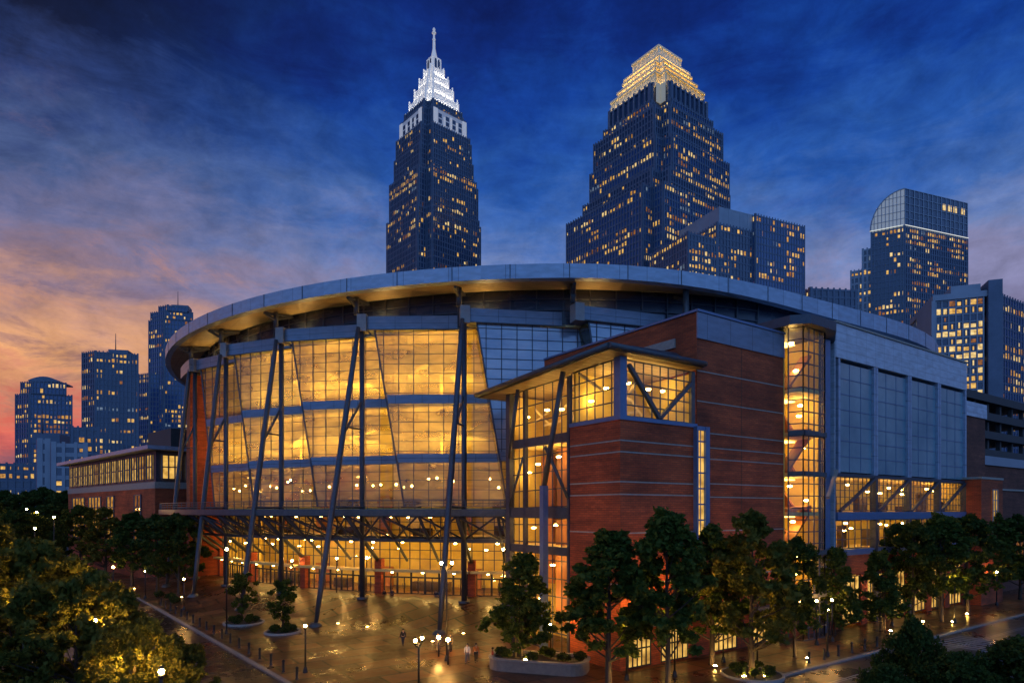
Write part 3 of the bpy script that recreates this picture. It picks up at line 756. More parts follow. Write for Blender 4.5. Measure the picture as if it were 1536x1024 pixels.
# ---------------------------------------------------------- balcony with its trusses
b = MB(); b.sector(75.3, 83.6, 13.55, 13.95, -66, 3.5, 44); b.sector(83.6, 84.1, 13.3, 14.15, -66, 3.5, 44, 1); b.sector(79.3, 79.7, 13.1, 13.54, -66, 3.5, 44, 1)
BAL = P(b, 'balcony', ['steel_dark', 'steel_grey'])
b = MB()
for i in range(48):
    a = -66 + i * 1.47; b.bar(pol(83.9, a, 14.1), pol(83.9, a, 15.2), .07)
for z in (14.5, 14.85, 15.2):
    for i in range(47): b.bar(pol(83.9, -66 + i * 1.47, z), pol(83.9, -66 + (i + 1) * 1.47, z), .07 if z < 15 else .1)
P(b, 'railing', 'steel_grey', BAL)
for k in range(6):
    th = TH[k]
    for a, w in ((th, .3), (th + 3.5, .2), (th + 7, .2)):
        if a > 3: continue
        b = MB()
        b.tube([pol(83.4, a, 13.3), pol(75.9, a, 7.1)], w, 7)
        P(b, 'truss_strut', 'steel_dark')
        if a < 0:
            b = MB(); b.tube([pol(83.4, a, 13.3), pol(79.6, a + 3.4, 10.2)], .13, 6); P(b, 'truss_diagonal', 'steel_dark')
            b = MB(); b.tube([pol(83.4, a + 3.4, 13.3), pol(79.6, a, 10.2)], .13, 6); P(b, 'truss_diagonal', 'steel_dark')
        b = MB(); b.tube([pol(79.6, a, 13.3), pol(75.9, a + .2, 10.0)], w * .6, 6)
        if w < .25: b.tube([pol(83.4, a - 3.5 if a != th + 3.5 else th, 13.2), pol(75.9, a, 9.9)], .11, 6)
        P(b, 'truss_brace', 'steel_grey')
b = MB()
for i in range(40):
    b.bar(pol(79.6, -64 + i * 1.7, 10.1), pol(79.6, -64 + (i + 1) * 1.7, 10.1), .35, .35)
P(b, 'truss_beam', 'steel_dark')
b = MB(); b.sector(72.4, 73.0, 5.25, 5.35, -53, 7, 30); P(b, 'lobby_light', 'lamp_room')
# ================================================================== brick blocks along the right street
ZC = 21.9
def face_grid(b, pts, nx, nz, w=.1, off=None, m=0):
    """Mullion bars over a quad: pts = bottom-left, bottom-right, top-right, top-left."""
    a, bb, c, d = [Vector(p) + (off or Vector((0, 0, 0))) for p in pts]
    for i in range(nx + 1):
        s = i / nx; b.bar(a.lerp(bb, s), d.lerp(c, s), w, w, m)
    for j in range(nz + 1):
        s = j / nz; b.bar(a.lerp(d, s), bb.lerp(c, s), w, w, m)
b = MB(); b.uvbox(0, 10.09, 0, 6.8, -.05, ZC); BL = P(b, 'brick_block', 'brick_red')
b = MB(); b.uvbox(-.12, 10.05, -.12, 6.8, ZC, ZC + .35); P(b, 'coping', 'steel_blue', BL)
for z in (20.1, 19.1, 16.5, 15.4, 12.0, 7.5):
    b = MB(); b.prism([tuple(W(*q_).xy) for q_ in ((-.03, -.03), (10.02, -.03), (10.02, 0), (0, 0), (0, 6.78), (-.03, 6.78))], z - .06, z + .06); P(b, 'stone_course', 'stone_band', BL)
# corner clerestory
b = MB()
b.face([W(.25, 0.2, ZC + .35), W(.25, 17.2, ZC + .35), W(.25, 17.2, 26.8), W(.25, .2, 27.3)])
b.face([W(.25, .25, ZC + .35), W(10, .25, ZC + .35), W(10, .25, 27.3), W(.25, .25, 27.3)])
CG = P(b, 'clerestory_window', 'lobby_glass')
b = MB()
face_grid(b, [W(.22, .2, ZC + .4), W(.22, 6.8, ZC + .4), W(.22, 6.8, 27.1), W(.22, .2, 27.3)], 6, 4)
face_grid(b, [W(.9, .22, ZC + .4), W(9.6, .22, ZC + .4), W(9.6, .22, 27.2), W(.9, .22, 27.2)], 8, 5)
P(b, 'mullion', 'steel_dark', CG)
b = MB(); b.uvbox(-.06, .75, -.06, .75, ZC + .35, 27.4); P(b, 'corner_post', 'steel_blue')
b = MB(); b.bar(W(1.0, .0, 26.8), W(4.9, 0, ZC + .5), .34); b.bar(W(9.2, .0, 26.0), W(5.0, 0, ZC + .5), .34); b.uvbox(9.3, 9.8, -.05, .3, ZC + .35, 27.2); P(b, 'diagonal_brace', 'steel_grey')
# canopy roof, falling slightly to the far end
def cz(v): return 27.5 - .05 * max(v, 0)
b = MB(); vs = [(-2.1, -.9), (10.09, -.9), (10.09, 20.3), (-2.1, 20.3)]
bot = [W(u, v, cz(v)) for u, v in vs]; top = [W(u, v, cz(v) + .55) for u, v in vs]
b.hexa(bot + top); CR = P(b, 'canopy_roof', ['steel_dark'])
b = MB(); ins = [(-1.9, -.7), (10.0, -.7), (10.0, 20.1), (-1.9, 20.1)]; b.face([W(u, v, cz(v) - .02) for u, v in ins][::-1]); P(b, 'canopy_soffit', 'soffit_board', CR)
b = MB(); b.tube([W(-2.25, 20.4, cz(20.4) + .3), W(-2.25, -1.0, cz(0) + .3)], .27, 8); b.tube([W(-2.3, -1.05, cz(0) + .3), W(10.05, -1.05, cz(0) + .3)], .28, 8)
P(b, 'gutter', 'steel_grey', CR)
b = MB(); b.hexa([W(-1.2, .4, cz(0) + .55), W(10.05, .4, cz(0) + .55), W(10.05, 20, cz(20) + .55), W(-1.2, 20, cz(20) + .55), W(4, 2.5, 29.4), W(10.05, 2.5, 29.6), W(10.05, 20, 28.6), W(4, 20, 28.4)]); P(b, 'canopy_top', 'steel_dark', CR)
# glass atrium beside the brick
AG = MB(); AG.face([W(.3, 6.85, 0), W(.3, 17.0, 0), W(.3, 17.0, ZC + .3), W(.3, 6.85, ZC + .3)]); ATR = P(AG, 'atrium_glass', 'lobby_glass')
b = MB(); face_grid(b, [W(.24, 6.9, .1), W(.24, 17, .1), W(.24, 17, 26.6), W(.24, 6.9, 26.9)], 7, 15, .1); P(b, 'mullion', 'steel_dark', ATR)
for z, h in ((20.6, .9), (13.2, 1.1), (9.6, .8)):
    b = MB(); b.uvbox(-.1, .2, 6.9, 17.2, z, z + h); P(b, 'atrium_beam', 'steel_grey', ATR)
b = MB(); b.uvbox(-.25, .35, 16.7, 17.4, 0, 26.6); b.uvbox(-.15, .3, 14.0, 14.35, 0, 26.6); b.uvbox(-.1, .25, 6.85, 7.15, 0, 26.9); P(b, 'atrium_column', 'steel_dark')
b = MB(); b.uvbox(-1.6, -1.0, 8.9, 9.5, 0, 16.4); P(b, 'canopy_column', 'steel_blue')
b = MB(); b.tube([W(-1.3, 9.2, 16.2), W(-1.0, 6.6, 27.1)], .26, 8); b.tube([W(-1.3, 9.0, 20.2), W(-.2, 6.9, 15.2)], .17, 6); P(b, 'canopy_strut', 'steel_grey')
b = MB(); b.tube([W(-.5, 16.4, 19.6), W(-.9, 14.2, 26.6)], .2, 8); b.tube([W(-.5, 16.4, 14.4), W(-.2, 14.2, 19.6)], .15, 6); P(b, 'canopy_strut', 'steel_grey')
b = MB(); b.uvbox(5.4, 5.7, 6.9, 17.3, 0, 27); b.uvbox(.7, 5.4, 17.05, 17.3, 0, 26.4); P(b, 'room_wall', 'room_wall')
b = MB(); b.uvbox(2.9, 3.3, 9.3, 12.4, 14.4, 20.5); b.uvbox(2.9, 3.3, 10.2, 12.6, 2, 13); b.uvbox(4, 4.4, 14.6, 16.6, 6, 20); P(b, 'core_wall', 'room_wood')
for z in (20.7, 13.3, 9.65): 
    b = MB(); b.uvbox(.45, 5.4, 6.95, 17.0, z, z + .7); P(b, 'floor_slab', 'room_ceiling')
for (u, v, z) in ((2, 8, 24.6), (2, 10.5, 24.2), (2.2, 13.2, 24.5), (1.5, 15.8, 24), (1.8, 8.2, 18.5), (2, 11, 19.4), (1.6, 14, 18.8), (1.9, 16, 18), (2, 8, 12.2), (1.6, 11, 12.4), (2, 15.3, 12.0), (2, 8.2, 8.4), (2, 12, 8.2), (1.6, 15.6, 8.4), (2, 9, 4), (2, 14, 4.5),
                (3, 2, 25.6), (6, 2.4, 25.4), (8.6, 3, 25.6), (3, 5, 25.6), (2, 6, 24.4)):
    b = MB(); b.lathe(W(u, v, z), [(0, 0), (.22, .04), (.26, .15), (0, .22)], 8); P(b, 'room_lamp', 'lamp_bulb')
b = MB(); b.uvbox(.5, 10.05, 6.55, 6.8, ZC + .4, 27.1); b.uvbox(9.85, 10.05, .5, 6.5, ZC + .4, 27.1); P(b, 'room_wall', 'room_wall')
rnd = random.Random(11)
b = MB()
for i in range(9):
    u = rnd.uniform(1.4, 8.5); v = rnd.uniform(1.2, 5.5); b.bar(W(u, v, rnd.uniform(23, 26.5)), W(u + rnd.uniform(-2, 2), v + rnd.uniform(-1, 1), rnd.uniform(23, 27)), .25)
for i in range(7):
    v = rnd.uniform(7.5, 16); b.bar(W(2.5, v, rnd.uniform(22, 26)), W(3.5, v + rnd.uniform(-2, 2), rnd.uniform(22, 26.5)), .22)
P(b, 'room_truss', 'room_ceiling')

# tall brick block
b = MB(); b.uvbox(10.1, 24.4, 0, 24, -.05, 33.0); TB = P(b, 'tall_brick_block', 'brick_red')
b = MB(); b.uvbox(10.05, 24.4, -.14, -.002, 30.5, 33.02); TP = P(b, 'parapet_panel', 'band_metal', TB)
b = MB(); b.uvbox(9.95, 24.45, -.25, .5, 33.03, 33.25); b.uvbox(9.95, 10.6, .51, 24, 33.03, 33.25); P(b, 'coping', 'steel_blue', TB)
b = MB(); b.uvbox(9.9, 10.09, 2.6, 22, 30.1, 31.0); P(b, 'wall_panel', 'stone_band', TB)
for z in (27.4, 24.5, 21.5, 20.1, 19.0, 16.6, 15.3, 12.0, 7.5):
    b = MB(); b.uvbox(10.1 if z > 22 else 11.4, 24.38, -.035, -.001, z - .055, z + .055); P(b, 'stone_course', 'stone_band', TB)
b = MB(); b.uvbox(16.98, 17.03, -.02, -.002, 0, 30.45); P(b, 'expansion_joint', 'room_dark', TB)
# slot window between the two blocks
b = MB(); b.uvbox(9.75, 10.75, -.30, -.06, 11.6, 21.6); SW = P(b, 'slot_window', 'shop_gold')
b = MB(); b.uvbox(10.75, 11.35, -.55, -.04, 11.2, 22.0); b.uvbox(9.55, 9.75, -.5, -.04, 11.2, 22.0); b.uvbox(9.75, 10.75, -.5, -.04, 21.6, 22.0)
for i in range(6): b.uvbox(9.75, 10.75, -.36, -.301, 13 + i * 1.5, 13.15 + i * 1.5)
b.uvbox(10.2, 10.28, -.345, -.302, 11.6, 21.6)
P(b, 'frame', 'steel_blue', SW)
# glass stair tower
ZS = 33.6
pts = [(24.5, -.5), (25.0, -1.9), (29.2, -1.9), (31.2, -.3)]
b = MB()
for (a, c) in zip(pts[:-1], pts[1:]): b.face([W(*a, 0), W(*c, 0), W(*c, ZS), W(*a, ZS)])
ST = P(b, 'stair_tower_glass', 'lobby_glass')
b = MB()
for (a, c), nx in zip(zip(pts[:-1], pts[1:]), (1, 4, 2)): face_grid(b, [W(*a, .1), W(*c, .1), W(*c, ZS), W(*a, ZS)], nx, 26, .11, m=0)
P(b, 'mullion', 'steel_dark', ST)
for z in (22.3, 17.9, 9.4, 4.8):
    b = MB()
    for a, c in zip(pts[:-1], pts[1:]): b.bar(W(a[0], a[1] - .08, z), W(c[0], c[1] - .08, z), .35, .5)
    P(b, 'floor_beam', 'steel_grey', ST)
b = MB()
for z in (27, 22.3, 17.9, 13.6, 9.4, 4.8): b.prism([(W(*p).x, W(*p).y) for p in ((25.2, -1.5), (29.0, -1.5), (30.8, -.2), (30.8, 4), (25.2, 4))], z - .2, z + .2)
P(b, 'floor_slab', 'room_ceiling', ST)
b = MB()
for i, z in enumerate((4.8, 9.4, 13.6, 17.9, 22.3, 27)):
    up = i % 2; b.box(W(25.6, .2, z + .2), RU * 4.6 + Vector((0, 0, 4.2 * (1 if up else .1))), LV * 1.3, (0, 0, .35)); b.box(W(25.6, 2.0, z + 4.2), RU * 4.6 + Vector((0, 0, -4)), LV * 1.3, (0, 0, .35))
P(b, 'stair_flight', 'room_wood', ST)
for i, z in enumerate((4.8, 9.4, 13.6, 17.9, 22.3, 27, ZS)):
    b = MB(); b.uvbox(25.6, 30.2, 2.2, 3.4, z - .42, z - .3); P(b, 'ceiling_light', 'lamp_room_soft')
b = MB(); b.uvbox(25, 31.5, 4.0, 4.3, 0, ZS); b.uvbox(31.2, 31.4, .0, 4, 0, ZS); b.uvbox(24.42, 24.6, .0, 4, 0, ZS); P(b, 'room_wall', 'room_wall', ST)
for i, z in enumerate((32.3, 29.6, 25.9, 24.4, 21, 16.6, 15.0, 12.6, 8.5, 6.8, 3.6)):
    b = MB(); b.lathe(W(26.2 + (i * 1.7) % 3.6, .2 + (i % 3) * .5, z), [(0, 0), (.25, .04), (.28, .18), (0, .25)], 8); P(b, 'room_lamp', 'lamp_bulb')
b = MB(); b.prism([(W(*p).x, W(*p).y) for p in ((23.2, -1.5), (24.6, -3.0), (29.6, -3.0), (33.4, -.8), (34.4, -.1), (34.4, 6), (23.2, 6))], ZS + .02, ZS + 1.0); P(b, 'stair_tower_roof', 'steel_dark')
b = MB(); b.uvbox(31.45, 32.5, -.75, .1, 0, ZS - .05); P(b, 'stair_column', 'steel_blue')
b = MB(); b.uvbox(32.5, 34.5, .6, 1.0, 0, ZS - .1); P(b, 'recess_panel', 'dark_blue_glass')
b = MB()
for z in [2 + 2.1 * i for i in range(15)]: b.bar(W(31.4, -.5, z), W(34.4, .5, z), .14, .2)
P(b, 'recess_rail', 'steel_grey')
b = MB(); b.bar(W(29.5, -2.1, 15.4), W(33.6, -.9, 18.6), .34); P(b, 'diagonal_brace', 'stone_band')
# pale panelled block with four tall glass panels
b = MB(); b.uvbox(34.5, 71.4, -.3, 40, 32.0, 36.0); b.uvbox(34.5, 71.4, .6, 40, 18.4, 31.99, 1)
us = [35.1, 44.1, 53.2, 62.2, 71.4]
WB = P(b, 'panelled_block', ['white_panel', 'steel_dark'])
b = MB(); b.uvbox(34.4, 71.5, -.45, .4, 36.02, 36.25); b.uvbox(34.4, 35.0, .42, 40, 36.02, 36.25); P(b, 'coping', 'stone_band', WB)
b = MB(); b.uvbox(34.35, 34.49, -.25, 40, 9, 36.0); P(b, 'side_panel', 'white_panel', WB)
for i in range(4):
    u0, u1 = us[i] + .45, us[i + 1] - .55
    b = MB(); b.uvbox(u0, u1, .05, .3, 18.6, 31.6); gp = P(b, 'glass_panel', 'dark_blue_glass', WB)
    b = MB()
    for (x0, x1) in ((u0 - .42, u0), (u1, u1 + .5)): b.uvbox(x0, x1, -.28, .59, 18.4, 31.97)
    for j in range(1, 7): b.uvbox(u0, u1, .0, .048, 18.6 + 13 * j / 7 - .04, 18.6 + 13 * j / 7 + .04, 1)
    for j in range(1, 3): b.uvbox(u0 + (u1 - u0) * j / 3 - .03, u0 + (u1 - u0) * j / 3 + .03, .012, .046, 18.6, 31.6, 1)
    P(b, 'frame', ['roof_metal', 'steel_blue'], gp)
b = MB(); b.uvbox(34.5, 71.4, -.35, .5, 18.0, 18.39); P(b, 'sill_beam', 'steel_dark', WB)
# glazed gallery with trusses beneath it
b = MB(); b.face([W(34.8, 0, 9.3), W(70.4, 0, 9.3), W(70.4, 0, 18), W(34.8, 0, 18)]); GG = P(b, 'gallery_glass', 'lobby_glass')
b = MB(); face_grid(b, [W(34.9, -.05, 14), W(70.3, -.05, 14), W(70.3, -.05, 18), W(34.9, -.05, 18)], 34, 5, .08); face_grid(b, [W(34.9, -.05, 9.4), W(70.3, -.05, 9.4), W(70.3, -.05, 12.8), W(34.9, -.05, 12.8)], 24, 3, .09); P(b, 'mullion', 'steel_dark', GG)
b = MB(); b.uvbox(34.5, 71.3, -.55, .2, 12.85, 13.8); b.uvbox(34.5, 71.3, -.3, .2, 8.6, 9.3); P(b, 'gallery_beam', 'steel_blue')
b = MB()
for i in range(4):
    u0 = 35.2 + i * 9; b.bar(W(u0, -.4, 13.9), W(u0 + 8.3, -.4, 18), .3)
    b.uvbox(u0 + 8.4, u0 + 8.9, -.5, .3, 0, 18)
P(b, 'gallery_truss', 'steel_dark')
b = MB(); b.uvbox(34.8, 71, 6, 6.3, 0, 18.3); b.uvbox(71.0, 71.3, .1, 6, 0, 18.3); b.uvbox(34.5, 34.8, .1, 6, 0, 18.3); P(b, 'room_wall', 'room_wall')
b = MB()
for z in (13.0, 8.7): b.uvbox(34.82, 70.98, .22, 5.98, z, z + .6)
b.uvbox(34.82, 70.98, .2, 5.98, 18.0, 18.3); P(b, 'floor_slab', 'room_ceiling')
for i in range(12):
    for z in (16.9, 12.1):
        b = MB(); b.lathe(W(36.5 + i * 3 + rnd.uniform(-.8, .8), rnd.uniform(1, 4), z + rnd.uniform(-.8, .3)), [(0, 0), (.2, .04), (.24, .14), (0, .2)], 8); P(b, 'room_lamp', 'lamp_bulb')
    b = MB(); z = 13.6 if i % 2 else 9.3; u0 = 35.5 + i * 3 + rnd.uniform(-.5, .8); b.uvbox(u0, u0 + rnd.uniform(.6, 2), 2.4, 3.2, z, z + rnd.uniform(.9, 3)); P(b, 'kiosk', 'room_dark')
# ground floor: brick piers and lit shop windows
b = MB(); b.uvbox(34.5, 71.4, -.1, .3, 6.2, 8.6); b.uvbox(24.4, 34.5, 0.05, .3, -.05, 2.5)
for i in range(7): b.uvbox(34.5 + i * 5.9, 36.1 + i * 5.9, -.25, .35, -.05, 6.2)
P(b, 'ground_floor_brick', 'brick_red')
def shopfront(u0, u1, v, z0, z1, nx=3):
    b = MB(); b.uvbox(u0, u1, v, v + .06, z0, z1); s = P(b, 'shop_window', 'shop_gold')
    b = MB(); face_grid(b, [W(u0, v - .04, z0), W(u1, v - .04, z0), W(u1, v - .04, z1), W(u0, v - .04, z1)], nx, 2, .12); P(b, 'frame', 'black_metal', s)
for i in range(6): shopfront(36.2 + i * 5.9, 40.3 + i * 5.9, 0.0, .3, 6.0, 4)
for u0, u1 in ((.8, 3.6), (5, 8.6), (12.5, 16), (18.5, 23.5)): shopfront(u0, u1, -.1, .2, 3.4, 5)
b = MB(); b.uvbox(.2, 24, -.9, -.03, 3.7, 4.0); P(b, 'shop_canopy', 'steel_dark')
# right end
b = MB(); b.uvbox(71.42, 79.7, .2, 40, -.05, 28.4); EB = P(b, 'end_brick_block', 'brick_dark')
b = MB(); b.uvbox(71.43, 79.9, 0, 40, 28.42, 30.6); P(b, 'parapet_panel', 'white_panel', EB)
b = MB(); b.uvbox(70.6, 78.8, -2.4, .18, -.05, 18.6); AB = P(b, 'brick_annex', 'brick_red')
b = MB(); b.uvbox(70.5, 78.9, -2.5, .17, 18.62, 18.95); P(b, 'coping', 'stone_band', AB)
b = MB(); b.uvbox(74.6, 76.2, -2.5, -2.42, 12.4, 17.0); P(b, 'window', 'win_gold', AB)
b = MB(); face_grid(b, [W(74.5, -2.56, 12.3), W(76.3, -2.56, 12.3), W(76.3, -2.56, 17.1), W(74.5, -2.56, 17.1)], 2, 3, .14); P(b, 'window_frame', 'stone_band', AB)

# ================================================================== left wing, beyond the arena
A0 = Vector((-71, 126, 0)); WD = Vector((-.736, .677, 0)); WNn = Vector((-.677, -.736, 0))
def Q(s, o, z=0.0):
    p = A0 + WD * s + WNn * o; return Vector((p.x, p.y, z))
WING = thing('brick_wing', 'low red brick wing with a row of lit upper windows under an overhanging roof', 'building', tuple(A0))
b = MB(); b.box(Q(0, -14, -.1), WD * 66, WNn * 14, (0, 0, 18.5)); P(b, 'wall', 'brick_red', WING)
b = MB(); b.box(Q(-.1, -14, 18.41), WD * 66.2, WNn * 14.1, (0, 0, 1.3)); P(b, 'stone_band', 'stone_band', WING)
b = MB(); b.box(Q(.1, -13.9, 19.72), WD * 65.8, WNn * 13.75, (0, 0, 6.2)); P(b, 'upper_wall', 'steel_dark', WING)
b = MB(); b.box(Q(-2.0, -16, 25.95), WD * 71, WNn * 18, (0, 0, .8)); P(b, 'roof', 'roof_metal', WING)
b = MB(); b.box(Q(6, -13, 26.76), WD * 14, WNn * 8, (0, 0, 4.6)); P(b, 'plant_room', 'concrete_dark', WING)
for i in range(14):
    b = MB(); b.box(Q(1.6 + i * 4.6, -.13, 20.3), WD * 3.0, WNn * .12, (0, 0, 4.8)); w = P(b, 'window', random.choice(['win_gold', 'win_amber', 'win_gold', 'shop_gold']), WING)
    b = MB(); face_grid(b, [Q(1.6 + i * 4.6, .06, 20.2), Q(4.6 + i * 4.6, .06, 20.2), Q(4.6 + i * 4.6, .06, 25.2), Q(1.6 + i * 4.6, .06, 25.2)], 2, 2, .22); P(b, 'frame', 'steel_dark', w)
WE = (A0 + Vector((9, 3, 0)) - A0).normalized()
for i in range(2):
    o_ = A0 + Vector((0, 0, 20.3)) - WNn * (1.2 + i * 4.6) - WD * .1
    b = MB(); b.box(o_, -WNn * 3.6, -WD * .12, (0, 0, 4.8)); w = P(b, 'window', 'win_gold', WING)
    o_ = o_ - WD * .2; b = MB(); face_grid(b, [o_, o_ - WNn * 3.6, o_ - WNn * 3.6 + Vector((0, 0, 4.8)), o_ + Vector((0, 0, 4.8))], 3, 2, .22); P(b, 'frame', 'steel_dark', w)
for s0, w_, mt in ((8, 4, 'win_dim'), (26, 5, 'win_amber'), (36, 10, 'win_amber'), (50, 11, 'win_amber')):
    b = MB(); b.box(Q(s0, -.05, 7), WD * w_, WNn * .12, (0, 0, 10.2)); w = P(b, 'window', mt, WING)
    b = MB(); face_grid(b, [Q(s0, .12, 7), Q(s0 + w_, .12, 7), Q(s0 + w_, .12, 17.2), Q(s0, .12, 17.2)], max(2, int(w_ / 2.4)), 4, .25); P(b, 'frame', 'steel_dark', w)
# ================================================================== city towers
def sq(cx, cy, hw, hd, rot, notch=0.0, nd=None):
    """Footprint (ccw) of a rotated rectangle, corners notched."""
    c, s = math.cos(rot), math.sin(rot)
    nd = nd if nd is not None else notch
    if notch <= 0: loc = [(-hw, -hd), (hw, -hd), (hw, hd), (-hw, hd)]
    else:
        a, d = hw - notch, hd - nd
        loc = [(-hw, -d), (-a, -d), (-a, -hd), (a, -hd), (a, -d), (hw, -d), (hw, d), (a, d), (a, hd), (-a, hd), (-a, d), (-hw, d)]
    return [(cx + x * c - y * s, cy + x * s + y * c) for x, y in loc]
class Tower:
    def __init__(s, name, label, cat, px, d, seed, group=None):
        s.o = thing(name, label, cat, tuple(at(px, d, 0)), group); s.lit = []; s.rnd = random.Random(seed)
    def tier(s, poly, z0, z1, wall, frame, bay=2.6, fl=3.9, lit=.2, fin=.35, sp=.9, fw=.28, glow=('win_gold', 'win_amber', 'win_pale', 'win_dim', 'win_cool'), gw=(6, 4, 3, 2, .6), name='tier', parapet=True, fins=True, shrink=1.0):
        b = MB(); b.prism(poly, z0, z1); t_ = b.build(name, wall, s.o)
        fr = MB(); n = len(poly); r = s.rnd
        for i in range(n):
            a = Vector((*poly[i], 0)); c = Vector((*poly[(i + 1) % n], 0)); e = c - a; ln = e.length
            if ln < .8: continue
            e.normalize(); nrm = Vector((e.y, -e.x, 0))
            if nrm.dot(-a) < -.05 * a.length: continue            # a face nobody on this side of the city sees
            nx = max(1, round(ln / bay)); w = ln / nx; nz = max(1, round((z1 - z0) / fl)); h = (z1 - z0) / nz
            if fins:
                for k in range(nx + 1):
                    p = a + e * (k * w); ww = w * fw * (1.5 if k in (0, nx) else 1)
                    off = -ww / 2 if 0 < k < nx else (0 if k == 0 else -ww)
                    fr.box(p + e * off + Vector((0, 0, z0)), e * ww, nrm * fin, (0, 0, z1 - z0 + (.6 if parapet else 0)))
            for j in range(nz + 1):
                zz_ = z0 + j * h - (sp / 2 if 0 < j < nz else (0 if j == 0 else sp))
                fr.box(a + Vector((0, 0, zz_)), e * ln, nrm * fin * .55, (0, 0, sp))
            for j in range(nz):
                p = lit * r.choice((.15, .5, .8, 1, 1.4, 2.4)); on = False; mt = None
                if lit > 0 and r.random() < .05: p = .75
                for k in range(nx):
                    on = r.random() < (p + (.42 if on else 0)) if p < 1 else True
                    if on:
                        if mt is None or r.random() < .35: mt = r.choices(glow, gw)[0]
                        g = w * fw / 2 + .04 + w * r.choice((.0, .05, .16, .3)) * shrink; q0 = a + e * (k * w + g) + nrm * (fin * .3); q1 = a + e * ((k + 1) * w - g) + nrm * (fin * .3)
                        za = z0 + j * h + sp * .5 + .12 * h * shrink; zb = z0 + (j + 1) * h - sp * .5 - r.choice((0, .1, .3, .5)) * h * .5 * shrink
                        s.lit.append((mt, [q0 + Vector((0, 0, za)), q1 + Vector((0, 0, za)), q1 + Vector((0, 0, zb)), q0 + Vector((0, 0, zb))]))
        if fr.v: fr.build('facade_frame', frame, t_)
        return t_
    def windows(s, cap=100):
        def area(w):
            p = w[1]; return -((p[1] - p[0]).length * (p[3] - p[0]).length) / max(p[0].length, 1) ** 2
        s.lit.sort(key=area)
        for mt, q in s.lit[:cap]:
            b = MB(); b.face(q); b.build('lit_window', mt, s.o)
        rest = s.lit[cap:]
        if rest:
            ms = sorted({m_ for m_, _ in rest}); b = MB()
            for mt, q in rest: b.face(q, ms.index(mt))
            kind(b.build('lit_window', ms, s.o), 'stuff')

# ---- the tall tower with the white spire
d = 350.0; tw = Tower('skyscraper', 'tallest dark stepped skyscraper with a floodlit white crown and spire', 'skyscraper', 651, d, 21)
pc = at(651, d); rot = R(34.5 + 7)
def half(wpx, dd=d, k=1.40): return wpx / F * dd / k / 2
tiers = [(150, 0, zat(340, d)), (141, zat(340, d), zat(283, d)), (126, zat(283, d), zat(247, d)), (120, zat(247, d), zat(217, d)), (105, zat(217, d), zat(190, d)), (94, zat(190, d), zat(177, d))]
for i, (w, z0, z1) in enumerate(tiers):
    h = half(w, d, 1.33); tw.tier(sq(pc.x, pc.y, h, h, rot, h * .26), z0 if i else -.1, z1, 'tower_glass', 'tower_stone', 1.55, 2.9, .13, .35, .6)
crown = [(81, 179, 160), (64, 161, 141), (48, 142, 124), (33, 125, 110)]
for i, (w, y0, y1) in enumerate(crown):
    h = half(w); z0, z1 = zat(y0, d), zat(y1, d)
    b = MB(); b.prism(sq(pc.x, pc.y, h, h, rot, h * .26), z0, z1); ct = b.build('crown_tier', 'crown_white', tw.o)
    b = MB(); poly = sq(pc.x, pc.y, h, h, rot, h * .26)
    for k in range(12):
        a = Vector((*poly[k], 0)); c_ = Vector((*poly[(k + 1) % 12], 0)); e = (c_ - a); ln = e.length; e.normalize(); nn = Vector((e.y, -e.x, 0))
        m_ = 2 if ln > 6 else 1
        for q_ in range(m_ + 1):
            p = a + e * (ln * q_ / m_); zt = z1 + (1.6 if q_ in (0, m_) else .5); b.bar(p + Vector((0, 0, z0)) + nn * .25, Vector((p.x, p.y, zt)) + nn * .25, .7 if q_ in (0, m_) else .4, .6)
    b.build('fin', 'crown_white', ct)
    b = MB()
    for k in range(12):
        a = Vector((*poly[k], 0)); c_ = Vector((*poly[(k + 1) % 12], 0)); e = (c_ - a); ln = e.length; e.normalize(); nn = Vector((e.y, -e.x, 0))
        b.box(a + nn * .95 + Vector((0, 0, z0 + .85)), e * ln, nn * .25, (0, 0, .2))
    b.build('floodlight', 'crown_strip_white', ct)
# white-lit upper bays below the crown
for s_ in (0, 3):
    h = half(105); poly = sq(pc.x, pc.y, h + .05, h + .05, rot, h * .26)
    for k in (2, 11 if False else 0, 4, 10):
        pass
h = half(105, d, 1.33)
for i0 in (10, 2):
    poly = sq(pc.x, pc.y, h, h, rot, h * .26); a = Vector((*poly[i0 + 1 if i0 == 10 else i0], 0)); c_ = Vector((*poly[(i0 + 2) % 12 if i0 == 10 else i0 + 1], 0))
    e = c_ - a; ln = e.length; e.normalize(); nn = Vector((e.y, -e.x, 0)); b = MB()
    zl, zh = zat(231, d), zat(192, d)
    b.box(a + nn * .45 + Vector((0, 0, zl)), e * ln, nn * .12, (0, 0, zh - zl))
    lb_ = b.build('lit_bay', 'crown_dim', tw.o); b = MB()
    for s0, s1, y0, y1 in ((.0, .12, 0, 1), (.88, 1, 0, 1), (.3, .35, .0, .8), (.5, .55, 0, .9), (.68, .73, 0, .8)): b.box(a + e * (ln * s0) + nn * .57 + Vector((0, 0, zl + (zh - zl) * y0)), e * (ln * (s1 - s0)), nn * .4, (0, 0, (zh - zl) * (y1 - y0)))
    b.build('fin', 'crown_white', lb_)
    for s0 in (.15, .37, .57, .76):
        b = MB()
        for y0 in (.08, .3, .52, .72): b.box(a + e * (ln * s0) + nn * .575 + Vector((0, 0, zl + (zh - zl) * y0)), e * (ln * .1), nn * .05, (0, 0, (zh - zl) * .15))
        b.build('window', 'tower_glass', lb_)
b = MB(); h = half(24); z0, z1 = zat(112, d), zat(91, d); b.prism(sq(pc.x, pc.y, h, h, rot, h * .2), z0, z1); lt = b.build('lantern', 'crown_white', tw.o)
b = MB()
